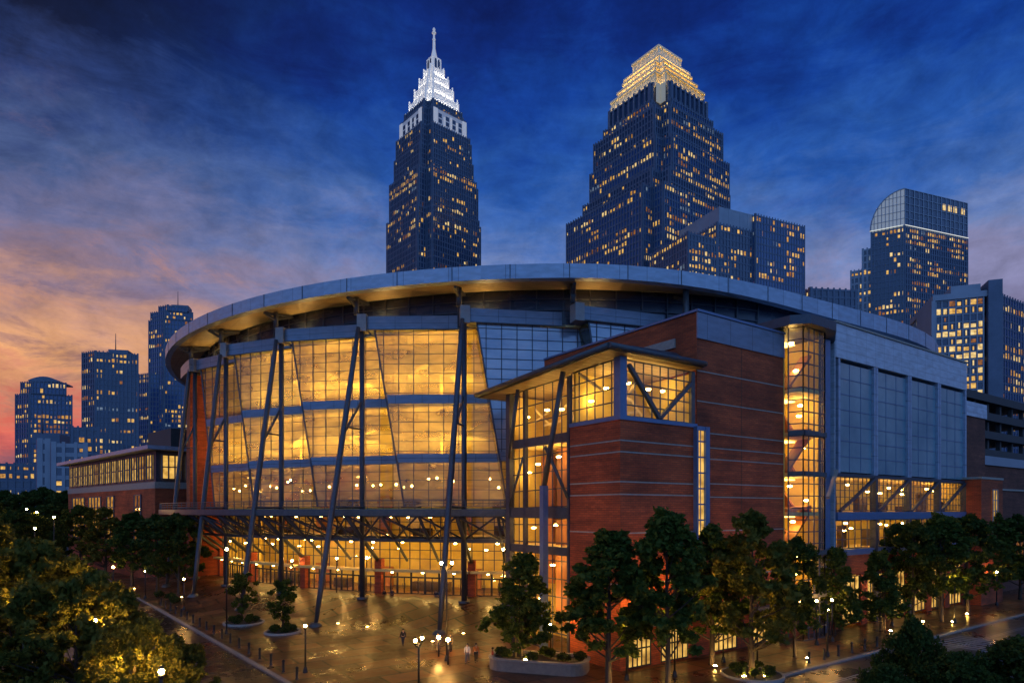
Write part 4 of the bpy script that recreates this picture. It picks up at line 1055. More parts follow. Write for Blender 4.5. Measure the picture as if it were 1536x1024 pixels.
for s_ in (-1, 1):
    for q_ in (-.33, .33):
        e = Vector((math.cos(rot), math.sin(rot), 0)); f_ = Vector((-math.sin(rot), math.cos(rot), 0))
        dirn, al = ((-f_, e) if s_ < 0 else (-e, f_)); p = Vector((pc.x, pc.y, 0)) + dirn * (h + .03) + al * (q_ * h)
        pr = [(-.75, .15), (.75, .15), (.75, .7), (.5, .86), (0, .92), (-.5, .86), (-.75, .7)]
        b.face([p + al * x + Vector((0, 0, z0 + (z1 - z0) * y)) for x, y in pr])
b.build('arched_window', 'tower_glass', lt)
b = MB(); b.lathe(Vector((pc.x, pc.y, z1)), [(half(14), 0), (half(13), 2), (half(9), 4.5), (half(6), 6.5), (.8, 9), (.5, 14), (.3, zat(42, d) - z1)], 8)
for zz_, rr in ((62, .9), (52, 1.2), (47, .8)): b.lathe(Vector((pc.x, pc.y, zat(zz_, d))), [(.3, 0), (rr, .5), (rr, 1.0), (.3, 1.6)], 8)
b.build('spire', 'crown_white', tw.o)
tw.windows()

# ---- the broad tower with the gold crown
d = 300.0; tw = Tower('skyscraper', 'broad dark stepped skyscraper with a floodlit gold and cream crown', 'skyscraper', 985, d, 33)
pc = at(985, d); rot = R(34.5 + 2)
def H2(w): return half(w, 300.0, 1.40)
pl = pc + Vector((-3.5, 0, 0))
tiers = [(264, -.1, zat(336, d), -4.5), (234, zat(336, d), zat(309, d), -1), (222, zat(309, d), zat(262, d), .5), (206, zat(262, d), zat(217, d), 0), (184, zat(217, d), zat(200, d), 0), (164, zat(200, d), zat(172, d), 0)]
for i, (w, z0, z1, dx) in enumerate(tiers):
    h = H2(w); last = i == 5
    tw.tier(sq(pc.x + dx, pc.y, h, h, rot, h * (.2 if i < 4 else .3)), z0, z1, 'tower_glass' if i % 2 else 'tower_glass_blue', 'tower_stone', 1.7 if not last else 3.4, 2.9 if not last else 9, .2 if not last else .0, .4 if not last else .9, .65)
for i, (w, y0, y1) in enumerate([(146, 172, 154), (124, 154, 140), (107, 140, 127), (92, 127, 117), (68, 117, 95)]):
    h = H2(w); z0, z1 = zat(y0, d), zat(y1, d); poly = sq(pc.x, pc.y, h, h, rot, h * .2 if i < 3 else 0)
    gold = ['crown_gold', 'crown_pale']
    b = MB(); b.prism(poly, z0, z1 - .4)
    for k in range(len(poly)):
        e = Vector((*poly[(k + 1) % len(poly)], 0)) - Vector((*poly[k], 0))
        if e.y < 0 or i >= 3: b.mi[2 + k] = 1
    n = len(poly); fl_ = MB(); cp = MB()
    for k in range(n):
        a = Vector((*poly[k], 0)); c_ = Vector((*poly[(k + 1) % n], 0)); e = (c_ - a); ln = e.length; e.normalize(); nn = Vector((e.y, -e.x, 0))
        m_ = max(1, round(ln / 2.6))
        for q_ in range(m_ + 1):
            p = a + e * (ln * q_ / m_) + nn * .2; b.bar(p + Vector((0, 0, z0)), p + Vector((0, 0, z1 - .5)), .55, .55, 1 if e.y < 0 or i >= 3 else 0)
        cp.box(a + Vector((0, 0, z1 - .38)) - e * .5, e * (ln + 1), nn * .8, (0, 0, .9), 1 if e.y < 0 or i >= 3 else 0)
        fl_.box(a + nn * 1.0 + Vector((0, 0, z0 + .05)), e * ln, nn * .3, (0, 0, .2))
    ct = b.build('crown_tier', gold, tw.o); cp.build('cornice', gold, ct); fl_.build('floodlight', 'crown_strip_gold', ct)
h = H2(164); e = Vector((math.cos(rot), math.sin(rot), 0)); f_ = Vector((-math.sin(rot), math.cos(rot), 0)); cnr = Vector((pc.x, pc.y, 0)) - e * h - f_ * h
b = MB(); nq = h * .2
b.box(cnr + e * nq - f_ * -.15 + f_ * (nq - .5) + Vector((0, 0, zat(200, d))), e * -.0 + f_ * -.3, e * -nq * .9, (0, 0, (200 - 173) * d / F))
b.box(cnr + f_ * nq + e * (nq - .5) + Vector((0, 0, zat(200, d))), e * -.3, f_ * -nq * .9, (0, 0, (200 - 173) * d / F))
b.build('lit_bay', 'crown_pale', tw.o)
tw.windows()

# ---- blue glass office block in front of it
d = 250.0; pc0 = at(1133, d)
tw = Tower('office_tower', 'blue glass office block with a pale penthouse, between the gold-crowned tower and the curved-top one', 'office building', 1133, d, 5)
def corner_box(c, eu, lu, ev, lv):   # ccw: near corner c, along eu to the right, along ev to the left-back
    c = Vector((c.x, c.y, 0)); p = [c, c + eu * lu, c + eu * lu + ev * lv, c + ev * lv]; return [(q.x, q.y) for q in p]
EU = Vector((math.cos(R(24)), math.sin(R(24)), 0)); EV = Vector((-EU.y, EU.x, 0))
tw.tier(corner_box(pc0, EU, 27, EV, 40), -.1, zat(322, d), 'tower_glass_blue', 'tower_stone', 1.5, 2.8, .16, .15, .5)
tw.tier(corner_box(pc0 + EU * 4 + EV * 3, EU, 20, EV, 30), zat(322, d), zat(315, d), 'tower_stone', 'tower_stone', 5, 4, 0, .1, .3, parapet=False)
c2 = pc0 - EU * 7 + EV * 1.5
tw.tier(corner_box(c2 - EU * 11, EU, 18, EV, 30), -.1, zat(345, d), 'tower_glass', 'tower_stone', 1.6, 2.7, .34, .2, .6)
tw.tier(corner_box(c2 - EU * 10, EU, 16.8, EV, 24), zat(345, d), zat(320, d), 'tower_stone_light', 'tower_stone_light', 6, 9, 0, .1, .4, parapet=False)
tw.tier(corner_box(c2 - EU * 25, EU, 14, EV, 24), -.1, zat(368, d), 'tower_glass', 'tower_stone', 1.6, 2.7, .3, .2, .7)
tw.windows()

# ---- tower with the curved glass top
d = 320.0; pc0 = at(1357, d)
tw = Tower('office_tower', 'dark office tower with a curved glass top at the right of the skyline', 'office building', 1357, d, 8)
EU = Vector((math.cos(R(20)), math.sin(R(20)), 0)); EV = Vector((-EU.y, EU.x, 0)); EVs = Vector((-math.cos(R(30)), math.sin(R(30)), 0))
def skew_box(c, lu, lv, o=0): 
    c = Vector((c.x, c.y, 0)); p = [c, c + EU * lu, c + EU * lu + EVs * lv, c + EVs * lv]; return [(q.x, q.y) for q in p]
LU, LVv = 46.0, 15.0
tw.tier(skew_box(pc0, LU, LVv), -.1, zat(340, d), 'tower_glass', 'tower_stone', 1.6, 2.9, .2, .3, .65)
zb, zt = zat(340, d) + .6, zat(283, d)
prof = [(0, 0)] + [(LVv * (1 - math.cos(x)), 0) for x in ()]
arc = [(LVv * math.cos(a_) , (zt - zb) * math.sin(a_)) for a_ in [R(90) * k / 10 for k in range(11)]]   # from far edge, up to the ridge over the near corner
base = Vector((pc0.x, pc0.y, 0)); b = MB()
L0 = [base + EVs * x + Vector((0, 0, zb + z)) for x, z in arc]; L1 = [p + EU * (LU - .3) - Vector((0, 0, 0)) for p in L0]
for i in range(10): b.face([L0[i], L1[i], L1[i + 1], L0[i + 1]], 0, True)
b.face([base + Vector((0, 0, zb))] + L0[::1]); b.face(([base + EU * (LU - .3) + Vector((0, 0, zb))] + L1)[::-1])
b.face([base + Vector((0, 0, zb)), base + EU * (LU - .3) + Vector((0, 0, zb)), L1[-1], L0[-1]], 1)
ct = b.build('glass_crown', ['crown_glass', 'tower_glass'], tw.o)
b = MB()
for i in range(0, 11, 1):
    b.bar(L0[i] - EU * .1, L0[i] + EU * .3, .3)
    if i < 10: b.bar(L0[i] - EU * .12, L0[i + 1] - EU * .12, .5)
for k in range(1, 9):
    x = LVv * k / 9; z = (zt - zb) * math.sqrt(max(0, 1 - (x / LVv) ** 2)); p = base + EVs * x - EU * .1; b.bar(p + Vector((0, 0, zb)), p + Vector((0, 0, zb + z)), .25)
for k in range(1, 5):
    z = (zt - zb) * k / 5; x = LVv * math.sqrt(1 - (k / 5) ** 2); b.bar(base - EU * .1 + Vector((0, 0, zb + z)), base - EU * .1 + EVs * x + Vector((0, 0, zb + z)), .22)
for k in range(0, 15): 
    p = base + EU * ((LU - .5) * k / 14) - EV * .12; b.bar(p + Vector((0, 0, zb)), p + Vector((0, 0, zt)), .35)
for k in range(6):
    z = zb + (zt - zb) * k / 5; b.bar(base - EV * .12 + Vector((0, 0, z)), base - EV * .12 + EU * (LU - .4) + Vector((0, 0, z)), .3)
b.build('crown_frame', 'tower_stone_light', ct)
b = MB(); b.box(base - EV * .35 + Vector((0, 0, zb + .1)), EU * LU, -EV * .15, (0, 0, .18)); b.box(base + EVs * .5 - EU * .5 + Vector((0, 0, zb + .1)), EVs * (LVv - .5), -EU * .15, (0, 0, .18)); b.build('light_strip', 'crown_strip_soft', ct)
for k in (7, 8.2, 9.4, 11.2):
    p = base + EU * (LU * k / 14 + 4) - EV * .2; z = zt - 6.5; b = MB(); b.face([p + Vector((0, 0, z)), p + EU * 2.6 + Vector((0, 0, z)), p + EU * 2.6 + Vector((0, 0, z + 3.2)), p + Vector((0, 0, z + 3.2))]); b.build('lit_window', 'win_pale', tw.o)
tw.tier(skew_box(pc0 + EVs * LVv + EU * 1.5, 20, 5), -.1, zat(362, d), 'tower_glass', 'tower_stone_light', 2.0, 3.5, .28, .3, .9)
tw.tier(skew_box(pc0 + EVs * (LVv + 5) + EU * 2.5, 18, 6), -.1, zat(392, d), 'tower_glass', 'tower_stone_light', 2.0, 3.5, .25, .3, 1.1)
tw.windows()
# low block between them
d = 300.0; tw = Tower('office_building', 'low flat-roofed block in the gap right of the blue glass office', 'office building', 1255, d, 9)
p = at(1215, d); tw.tier([(p.x, p.y), (p.x + 24, p.y + 3), (p.x + 22, p.y + 24), (p.x - 2, p.y + 22)], -.1, zat(432, d), 'tower_glass', 'tower_stone', 3, 4, .1, .3, 1.0); tw.windows()

# ---- office building with the big lit floors at the right edge
d = 230.0; pc0 = at(1402, d)
tw = Tower('office_building', 'concrete-framed office with brightly lit glass floors at the right edge', 'office building', 1440, d, 12)
e = (at(1476, d - 5) - pc0); ln = e.length; e.normalize(); f_ = Vector((-e.y, e.x, 0)); zt = zat(446, d)
rect = lambda c, lu, lv: [(q.x, q.y) for q in (c, c + e * lu, c + e * lu + f_ * lv, c + f_ * lv)]
tw.tier(rect(pc0, ln, 30), -.1, zt - 1.6, 'tower_glass', 'tower_stone_light', 2.2, 2.7, .7, .4, .4, fw=.16, glow=('win_pale', 'win_gold', 'win_dim'), gw=(5, 4, 2))
b = MB(); b.prism(rect(pc0 - e * .8 - f_ * .8, ln + 1.6, 32), zt - 1.5, zt + .6); b.prism(rect(pc0 - e * 1.2 - f_ * .9, 1.15, 20), 0, zt - 1.52); b.build('concrete_frame', 'tower_stone_light', tw.o)
b = MB(); b.prism(rect(pc0 + e * (ln + .85) - f_ * 1.5, 4.2, 30), -.1, zat(430, d)); b.build('concrete_core', 'tower_stone', tw.o)
b = MB(); b.prism(rect(pc0 + e * 5, ln - 6, 20), zt + .62, zat(432, d)); b.build('penthouse', 'tower_stone_light', tw.o)
e2 = Vector((.82, .5, 0)).normalized(); f2 = Vector((-e2.y, e2.x, 0)); c3 = pc0 + e * (ln + 5.2)
tw.tier([(q.x, q.y) for q in (c3, c3 + e2 * 30, c3 + e2 * 30 + f2 * 20, c3 + f2 * 20)], -.1, zat(452, d), 'tower_glass_blue', 'tower_stone', 2.2, 2.8, .22, .25, .5)
tw.windows()
# dark parking deck and the low brick building at the right edge
PD = thing('parking_deck', 'dark concrete parking deck with long open levels at the right edge', 'parking deck', tuple(W(130, 27)))
b = MB()
for i in range(9): b.uvbox(100, 190, 26, 56, 4 + i * 4.8, 6.0 + i * 4.8)
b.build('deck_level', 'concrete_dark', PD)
b = MB()
for i in range(11):
    for v in (27, 45): b.uvbox(101 + i * 8.5, 102 + i * 8.5, v, v + 1, -.05, 43.9)
b.build('deck_column', 'concrete_dark', PD)
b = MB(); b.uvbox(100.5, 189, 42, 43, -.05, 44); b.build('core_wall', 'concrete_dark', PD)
for i, (u, z) in enumerate(((150, 9.9), (166, 14.8), (172, 24), (178, 29), (160, 33.8), (184, 19.4))):
    b = MB(); b.uvbox(u, u + 3.2, 33, 33.3, z, z + .25); b.build('deck_light', 'lamp_strip', PD)
LB = thing('brick_building', 'low dark brick building with lit ground-floor shop windows at the right edge', 'building', tuple(W(82, 2)))
b = MB(); b.uvbox(82, 130, 2, 25, -.05, 21.5); b.build('wall', 'brick_dark', LB)
b = MB(); b.uvbox(81.8, 130.2, 1.7, 25.2, 21.52, 23.0); b.build('parapet', 'tower_stone_light', LB)
b = MB(); b.uvbox(82, 130, 1.8, 1.99, 17.4, 17.7); b.uvbox(82, 130, 1.8, 1.99, 11.2, 11.5); b.build('stone_course', 'stone_band', LB)
for i in range(6):
    b = MB(); b.uvbox(83 + i * 7.6, 88.6 + i * 7.6, 1.9, 1.98, 4.5, 10.6); w = b.build('window', ['win_amber', 'shop_gold', 'win_dim'][i % 3], LB)
    b = MB(); face_grid(b, [W(83 + i * 7.6, 1.86, 4.5), W(88.6 + i * 7.6, 1.86, 4.5), W(88.6 + i * 7.6, 1.86, 10.6), W(83 + i * 7.6, 1.86, 10.6)], 3, 2, .16); b.build('frame', 'black_metal', w)

# ---- left part of the skyline
def simple_tower(name, label, seed, d, parts, wall, frame, lit, **kw):
    tw = Tower(name, label, 'office building', parts[0][0], d, seed)
    for (pxa, pxc, pxb, y0, y1, deep) in parts:      # left edge, near corner, right edge
        pa, pcn, pb = at(pxa, d + (pxc - pxa) / F * d * .55), at(pxc, d), at(pxb, d + (pxb - pxc) / F * d * .3)
        back = pa + (pb - pcn)
        tw.tier([(q.x, q.y) for q in (pcn, pb, back, pa)], -.1 if y0 is None else zat(y0, d), zat(y1, d), wall, frame, lit=lit, **kw)
    p = at((parts[-1][1] + parts[-1][2]) / 2, d + 8); zt_ = zat(min(q[4] for q in parts), d)
    if seed in (42, 43, 44): 
        p = at((parts[0][1] + parts[0][2]) / 2, d + 9); b = MB(); b.box(p + Vector((-5, 0, zt_ - .5)), (10, 2, 0), (-2, 9, 0), (0, 0, 4.0)); b.build('roof_plant', 'tower_stone', tw.o)
        b = MB(); b.tube([p + Vector((-2, 2, zt_)), p + Vector((-2, 2, zt_ + 13))], [.35, .12], 6); b.build('antenna', 'steel_dark', tw.o)
    return tw
tw = simple_tower('office_tower', 'leftmost office tower with stepped shoulders and a low curved cap', 41, 400.0, [(23, 44, 109, None, 590, 0), (31, 48, 100, 590, 572, 0)], 'tower_glass_blue', 'tower_stone', .26, bay=2.1, fl=3.1, sp=.7)
b = MB(); p0, p1 = at(42, 402), at(88, 405); e = p1 - p0; f_ = Vector((-e.y, e.x, 0)).normalized() * 18
for i in range(8):
    s0, s1 = i / 8, (i + 1) / 8; za, zb = [zat(571, 400) + .6 + 4.2 * math.sin(math.pi * (.12 + .76 * s)) - 1.2 for s in (s0, s1)]
    a_, c_ = p0 + e * s0, p0 + e * s1; zz0 = zat(572, 400) + .6
    b.hexa([a_ + Vector((0, 0, zz0)), c_ + Vector((0, 0, zz0)), c_ + f_ + Vector((0, 0, zz0)), a_ + f_ + Vector((0, 0, zz0)), a_ + Vector((0, 0, za)), c_ + Vector((0, 0, zb)), c_ + f_ + Vector((0, 0, zb)), a_ + f_ + Vector((0, 0, za))])
b.build('curved_cap', 'tower_stone', tw.o); tw.windows()
tw = simple_tower('office_tower', 'plain dark flat-topped tower, second from the left edge', 42, 350.0, [(123, 143, 208, None, 527, 0)], 'tower_glass', 'tower_stone', .16, bay=1.9, fl=3.0, sp=.6); tw.windows()
tw = simple_tower('office_tower', 'tall slim blue tower with a stepped top, beside the left end of the arena', 43, 420.0, [(223, 246, 292, None, 478, 0), (226, 248, 290, 478, 466, 0), (238, 252, 281, 466, 458, 0), (206, 224, 260, None, 560, 0)], 'tower_glass_blue', 'tower_stone', .14, bay=2.0, fl=3.1, sp=.7); tw.windows()
tw = simple_tower('office_building', 'pale concrete mid-rise with broad lit floors, in front of the leftmost tower', 44, 250.0, [(54, 56, 76, None, 659, 0), (76, 77, 132, None, 664, 0)], 'tower_glass', 'tower_stone_light', .3, bay=4.0, fl=4.5, sp=1.6); tw.windows()
tw = simple_tower('office_building', 'long low office block with rows of small lit windows at the left edge', 45, 300.0, [(-30, -25, 56, None, 694, 0)], 'tower_glass', 'tower_stone', .5, bay=3.0, fl=4.0, sp=1.4); tw.windows()
tw = simple_tower('office_building', 'dark low block behind the brick wing', 46, 300.0, [(104, 106, 150, None, 640, 0)], 'tower_glass', 'tower_stone', .3, bay=3.0, fl=4.0, sp=1.4); tw.windows()
# ================================================================== trees
def leaf_cloud(b, rnd, c, rad, n, size, squash=.75):
    for _ in range(n):
        while True:
            p = Vector((rnd.uniform(-1, 1), rnd.uniform(-1, 1), rnd.uniform(-1, 1)))
            if p.length < 1: break
        p = p * (.45 + .55 * rnd.random()) if p.length > .01 else p
        q = c + Vector((p.x * rad, p.y * rad, p.z * rad * squash))
        d = Vector((rnd.gauss(0, 1), rnd.gauss(0, 1), rnd.gauss(-.25, .6))).normalized(); s = size * rnd.uniform(.6, 1.3)
        x = d.cross(Vector((rnd.gauss(0, 1), rnd.gauss(0, 1), rnd.gauss(0, 1)))).normalized() * s * .38; u = x.cross(d) * .25
        i = len(b.v); b.v += [q - d * s * .5, q + x + u, q + d * s * .6, q - x + u]
        b.f += [(i, i + 1, i + 2), (i, i + 2, i + 3)]; b.mi += [0, 0]; b.sm += [False, False]
def make_tree(seed, hgt, rad, clear, nclump, nleaf, size, leaf, shape='oval', stems=1, clump_r=1.0):
    rnd = random.Random(seed)
    tr = thing('tree', 'tree', 'tree', (0, 0, 0))
    tb = MB(); lb = MB()
    cl = []
    for k in range(nclump):
        t_ = rnd.random() ** (.85 if shape != 'cone' else 1.25); z = clear + (hgt - clear) * (.04 + .93 * t_)
        if shape == 'cone': env = (1 - t_) ** .8 * .95 + .1
        elif shape == 'round': env = math.sqrt(max(0, 1 - (2 * t_ - .9) ** 2 * .82))
        else: env = (math.sin(math.pi * (.16 + .80 * t_)) ** .75) * (1.05 - .35 * t_)
        a = rnd.uniform(0, 2 * math.pi); r = rad * env * math.sqrt(rnd.uniform(.12, 1)) * (1 + .22 * math.sin(3 * a + seed) + .12 * math.sin(5 * a + 2 * z))
        cl.append(Vector((r * math.cos(a), r * math.sin(a), z + .3 * math.sin(2 * a + seed))))
    for s in range(stems):
        base = Vector((rnd.uniform(-.4, .4), rnd.uniform(-.4, .4), 0)) * (0 if stems == 1 else 1.6); bend = [Vector((rnd.uniform(-.12, .12), rnd.uniform(-.12, .12), 0)) * hgt * .12 for _ in range(4)]
        top = hgt * .9; r0 = .017 * hgt / (1 if stems == 1 else 1.5)
        pts = [base + bend[0] * 0, base + bend[1] * .4 + Vector((0, 0, top * .3)), base * 1.2 + bend[2] * .8 + Vector((0, 0, top * .6)), base + bend[3] + Vector((0, 0, top))]
        tb.tube([base + Vector((0, 0, -.15)), base + Vector((0, 0, .2))] + pts[1:], [r0 * 1.7, r0 * 1.1, r0 * .85, r0 * .55, r0 * .12], 7)
        for c in cl[s::max(stems, 1)][:26 if stems == 1 else 12]:
            zb = max(clear * .75, c.z - rnd.uniform(.8, 2.2) - .25 * math.hypot(c.x, c.y)); zb = min(zb, top * .92); f = zb / top
            st = base * (1 if f < .5 else .6) + (bend[2] * .8 * f / .6 if f < .6 else bend[2] * .8 + (bend[3] - bend[2] * .8) * (f - .6) / .4) * (1 if f > .3 else f / .3) + Vector((0, 0, zb))
            mid = st.lerp(c, .5) + Vector((0, 0, -.15)); rr = r0 * (.42 - .25 * f); tb.tube([st, mid, c], [rr, rr * .65, rr * .2], 5, cap=False)
    for c in cl: leaf_cloud(lb, rnd, c, clump_r * rnd.uniform(.65, 1.25), int(nleaf / nclump), size)
    tb.build('trunk', 'bark', tr); lb.build('crown', leaf, tr)
    return tr
protos = {
    'A': (make_tree, (1, 12.6, 3.4, 2.6, 130, 7200, .46, 'leaf_street', 'oval', 1, .72)), 'B': (make_tree, (2, 12.6, 3.7, 2.8, 140, 7800, .46, 'leaf_street', 'oval', 1, .72)),
    'C': (make_tree, (3, 10.0, 3.3, 1.6, 130, 7200, .42, 'leaf_street', 'cone', 3, .68)), 'D': (make_tree, (4, 12.5, 4.4, 2.6, 150, 8200, .48, 'leaf_dark', 'round', 1, .8)),
    'E': (make_tree, (5, 5.8, 1.8, 1.5, 40, 2600, .3, 'leaf_street', 'round', 1, .6)), 'F': (make_tree, (6, 12.4, 5.4, 2.0, 230, 17000, .44, 'leaf_warm', 'round', 1, .8)),
    'G': (make_tree, (9, 10.2, 5.0, 1.4, 140, 15000, .40, 'leaf_dark', 'round', 1, 1.1)), 'H': (make_tree, (12, 12.6, 3.5, 2.4, 125, 7000, .46, 'leaf_warm', 'oval', 1, .72))}
made = {}
def tree(pk, pos, label, scale=1.0, rot=None, sz=None, group=None, leaf=None, name='tree', cat='tree'):
    if pk not in made:
        f_, args = protos[pk]; o = f_(*args); made[pk] = o
    else: o = copy_tree(made[pk])
    o.name = name; o.location = pos; o.rotation_euler.z = rot if rot is not None else random.uniform(0, 6.28)
    o.scale = (scale, scale, (sz or scale)); o['label'] = label; o['category'] = cat
    if group: o['group'] = group
    elif 'group' in o: del o['group']
    return o
def gp(px, py):
    p = ground_at(px, py)
    for _ in range(12):
        z = gh(p.x, p.y); p = ground_at(px, py, z)
    p.z = z; return p
def gd(px, d):
    p = at(px, d); p.z = gh(p.x, p.y); return p
# planter and its tree
PLc = Vector((2.4, 56.2, 0)); PLa = R(-17)
def pl_pt(x, y, z=0.0):
    return PLc + Vector((x * math.cos(PLa) - y * math.sin(PLa), x * math.sin(PLa) + y * math.cos(PLa), z))
def rr_outline(hx, hy, r, n=6):
    o_ = []
    for (sx, sy, a0) in ((1, -1, -90), (1, 1, 0), (-1, 1, 90), (-1, -1, 180)):
        for k in range(n + 1):
            a = R(a0 + 90 * k / n); o_.append((sx * (hx - r) + r * math.cos(a), sy * (hy - r) + r * math.sin(a)))
    return o_
PLR = thing('planter', 'large low stone planter with rounded ends holding a tree on the plaza', 'planter', tuple(PLc))
b = MB(); oo = rr_outline(4.4, 2.0, 1.5); n = len(oo); ii = rr_outline(4.05, 1.65, 1.2)
for k in range(n):
    k2 = (k + 1) % n; b.face([pl_pt(*oo[k], -.05), pl_pt(*oo[k2], -.05), pl_pt(*oo[k2], .95), pl_pt(*oo[k], .95)])
    b.face([pl_pt(*ii[k2], .5), pl_pt(*ii[k], .5), pl_pt(*ii[k], .95), pl_pt(*ii[k2], .95)]); b.face([pl_pt(*oo[k], .95), pl_pt(*oo[k2], .95), pl_pt(*ii[k2], .95), pl_pt(*ii[k], .95)])
b.build('wall', 'planter_stone', PLR)
b = MB(); cap_o = rr_outline(4.5, 2.1, 1.6)
for k in range(n):
    k2 = (k + 1) % n; q4 = [cap_o[k], cap_o[k2], ii[k2], ii[k]]; b.hexa([pl_pt(*q_, .952) for q_ in q4] + [pl_pt(*q_, 1.08) for q_ in q4])
b.build('coping', 'kerb_stone', PLR)
b = MB(); b.face([pl_pt(*q_, .86) for q_ in ii]); b.build('soil', 'soil', PLR)
tree('C', pl_pt(-1.6, .3, .8), 'multi-stemmed pointed dark tree growing in the stone planter', .98, 1.0, .93)
def make_shrub(seed, r, h, leaf, n=700):
    s = thing('shrub', 'shrub', 'shrub'); rnd = random.Random(seed); st = MB(); lf = MB()
    for k in range(7):
        a = rnd.uniform(0, 6.28); c = Vector((r * .6 * math.cos(a) * rnd.random(), r * .6 * math.sin(a) * rnd.random(), h * rnd.uniform(.45, .8))); st.tube([(0, 0, -.1), c], [.03, .012], 5)
        leaf_cloud(lf, rnd, c, r * .55, n // 7, .24, .8)
    st.build('stem', 'bark', s); lf.build('foliage', leaf, s); return s
SH = [make_shrub(1, .9, .9, 'leaf_low'), make_shrub(2, .8, 1.1, 'leaf_dark')]; shu = [False, False]
def shrub(k, pos, label, sc_=1.0, group=None):
    o = SH[k] if not shu[k] else copy_tree(SH[k]); shu[k] = True
    o.location = pos; o.scale = (sc_,) * 3; o.rotation_euler.z = random.uniform(0, 6); o['label'] = label; o['category'] = 'shrub'
    if group: o['group'] = group
    elif 'group' in o: del o['group']
    return o
for (x, y, k) in ((-3.6, .2, 0), (-2.6, -1.0, 1), (-.3, -1.1, 0), (1.0, .4, 1), (2.4, -.7, 0), (3.6, .3, 0), (.3, 1.0, 1)):
    shrub(k, pl_pt(x, y, .85), 'low leafy shrub under the tree in the stone planter', .85, 'shrubs in the stone planter')
# trees along the right-hand pavement
G1 = 'trees on the right-hand pavement'
for pk, px, d, s, sz, lb in (
    ('A', 913, 50.5, 1.22, .98, 'dark green street tree in front of the brick corner, beside the stone planter'),
    ('B', 1002, 49.5, 1.05, 1.10, 'tall street tree left of the glowing one, its slim trunk rising from the wet pavement'),
    ('H', 1128, 54.0, 1.12, 1.1, 'street tree lit golden from within by a lamp, in front of the tall brick block'),
    ('A', 1068, 57.5, 1.1, 1.0, 'street tree hard against the brick wall between the golden tree and its neighbour'),
    ('D', 1192, 60.5, .72, .9, 'street tree at the foot of the glass stair tower'),
    ('C', 1252, 71.0, .9, .98, 'small pointed tree behind the twin of short lamps right of the stair tower'),
    ('C', 1320, 74.0, .9, .92, 'small pointed tree in front of the lit shop windows, left of the tree clump'),
    ('D', 1370, 80.0, .86, 1.0, 'first tree of the dense clump right of the shop windows'),
    ('B', 1412, 80.0, 1.15, 1.06, 'tree in the dense clump lit yellow by a lamp under its leaves'),
    ('D', 1452, 86.0, 1.0, 1.06, 'tallest tree of the dense clump below the pale panelled block'),
    ('A', 1488, 97.0, 1.3, 1.1, 'tree of the dense clump behind the single bright street lamp at right'),
    ('D', 1530, 100.0, 1.05, 1.05, 'tree cut by the right edge of the picture beyond the street lamp'),
    ('D', 1420, 98.0, 1.0, 1.02, 'rear tree of the clump near the brick annex')):
    tree(pk, gd(px, d), lb, s, None, sz, G1)
# trees across the street at the bottom right
G2 = 'dark trees across the right-hand street'
for pk, px, d, s, sz, lb in (('G', 1372, 38.5, .40, .70, 'slim near dark tree top at the bottom, left one of the street-side group'), ('G', 1440, 35.0, .5, .58, 'low dark tree crown at bottom right, between two others'),
                       ('G', 1525, 36.0, .6, .64, 'dark tree crown in the bottom right corner'), ('G', 1330, 35.0, .4, .52, 'smallest dark tree crown at the bottom edge, right of the kerb')):
    tree(pk, at(px, d, 0), lb, s, None, sz, G2)
# foreground trees across the left street
G3 = 'foreground trees at lower left'
for pk, px, d, s, sz, lb in (('F', 28, 37, .88, .98, 'big yellow-green tree filling the lower left corner'), ('F', 118, 33.5, .70, .86, 'yellow-green foreground tree right of the corner tree, low against the brick road'),
                       ('F', 205, 30.5, .50, .70, 'low foreground tree glowing yellow from a lamp at the bottom edge'), ('F', -60, 45, 1.05, 1.14, 'foreground tree cut by the left edge'),
                       ('F', 60, 56, .8, .86, 'foreground tree standing behind the corner tree, up the brick road'), ('F', 262, 33, .34, .58, 'small dark foreground tree at the edge of the brick road')):
    tree(pk, at(px, d, 0), lb, s, None, sz, G3)
# trees along the left kerb
G4 = 'trees along the left kerb'
for pk, px, py, s, sz, lb in (('D', 268, 891, 1.0, 1.0, 'nearest tree of the row along the left kerb, in front of the leftmost mast'), ('D', 236, 886, .95, 1.0, 'second tree of the left kerb row, counted from the masts'),
                        ('B', 198, 878, 1.2, 1.06, 'third tree of the left kerb row, in front of the red wing end'), ('H', 158, 866, 1.3, 1.15, 'tree of the left kerb row lit from below, in front of the wing windows'),
                        ('D', 120, 852, 1.2, 1.2, 'fifth tree of the left kerb row, under the far end of the wing'), ('D', 86, 842, 1.3, 1.3, 'far tree of the left kerb row, left of the wing')):
    tree(pk, gp(px, py), lb, s, None, sz, G4)
G5 = 'far dark trees at the left edge'
for px, d, s, lb in ((8, 190, 1.5, 'far dark tree at the left edge under the low office block'), (40, 180, 1.45, 'far dark tree under the pale mid-rise, second from the left edge'), (66, 200, 1.6, 'far dark tree directly below the pale mid-rise corner'), (96, 195, 1.5, 'far dark tree left of the brick wing end'), (-25, 150, 1.3, 'far dark tree cut by the left edge'),
                     (52, 140, 1.0, 'mid-distance tree among the far lamps at left'), (22, 135, 1.05, 'mid-distance tree left of the far lamps')):
    tree('D', at(px, d, 0), lb, s, None, s * 1.05, G5)
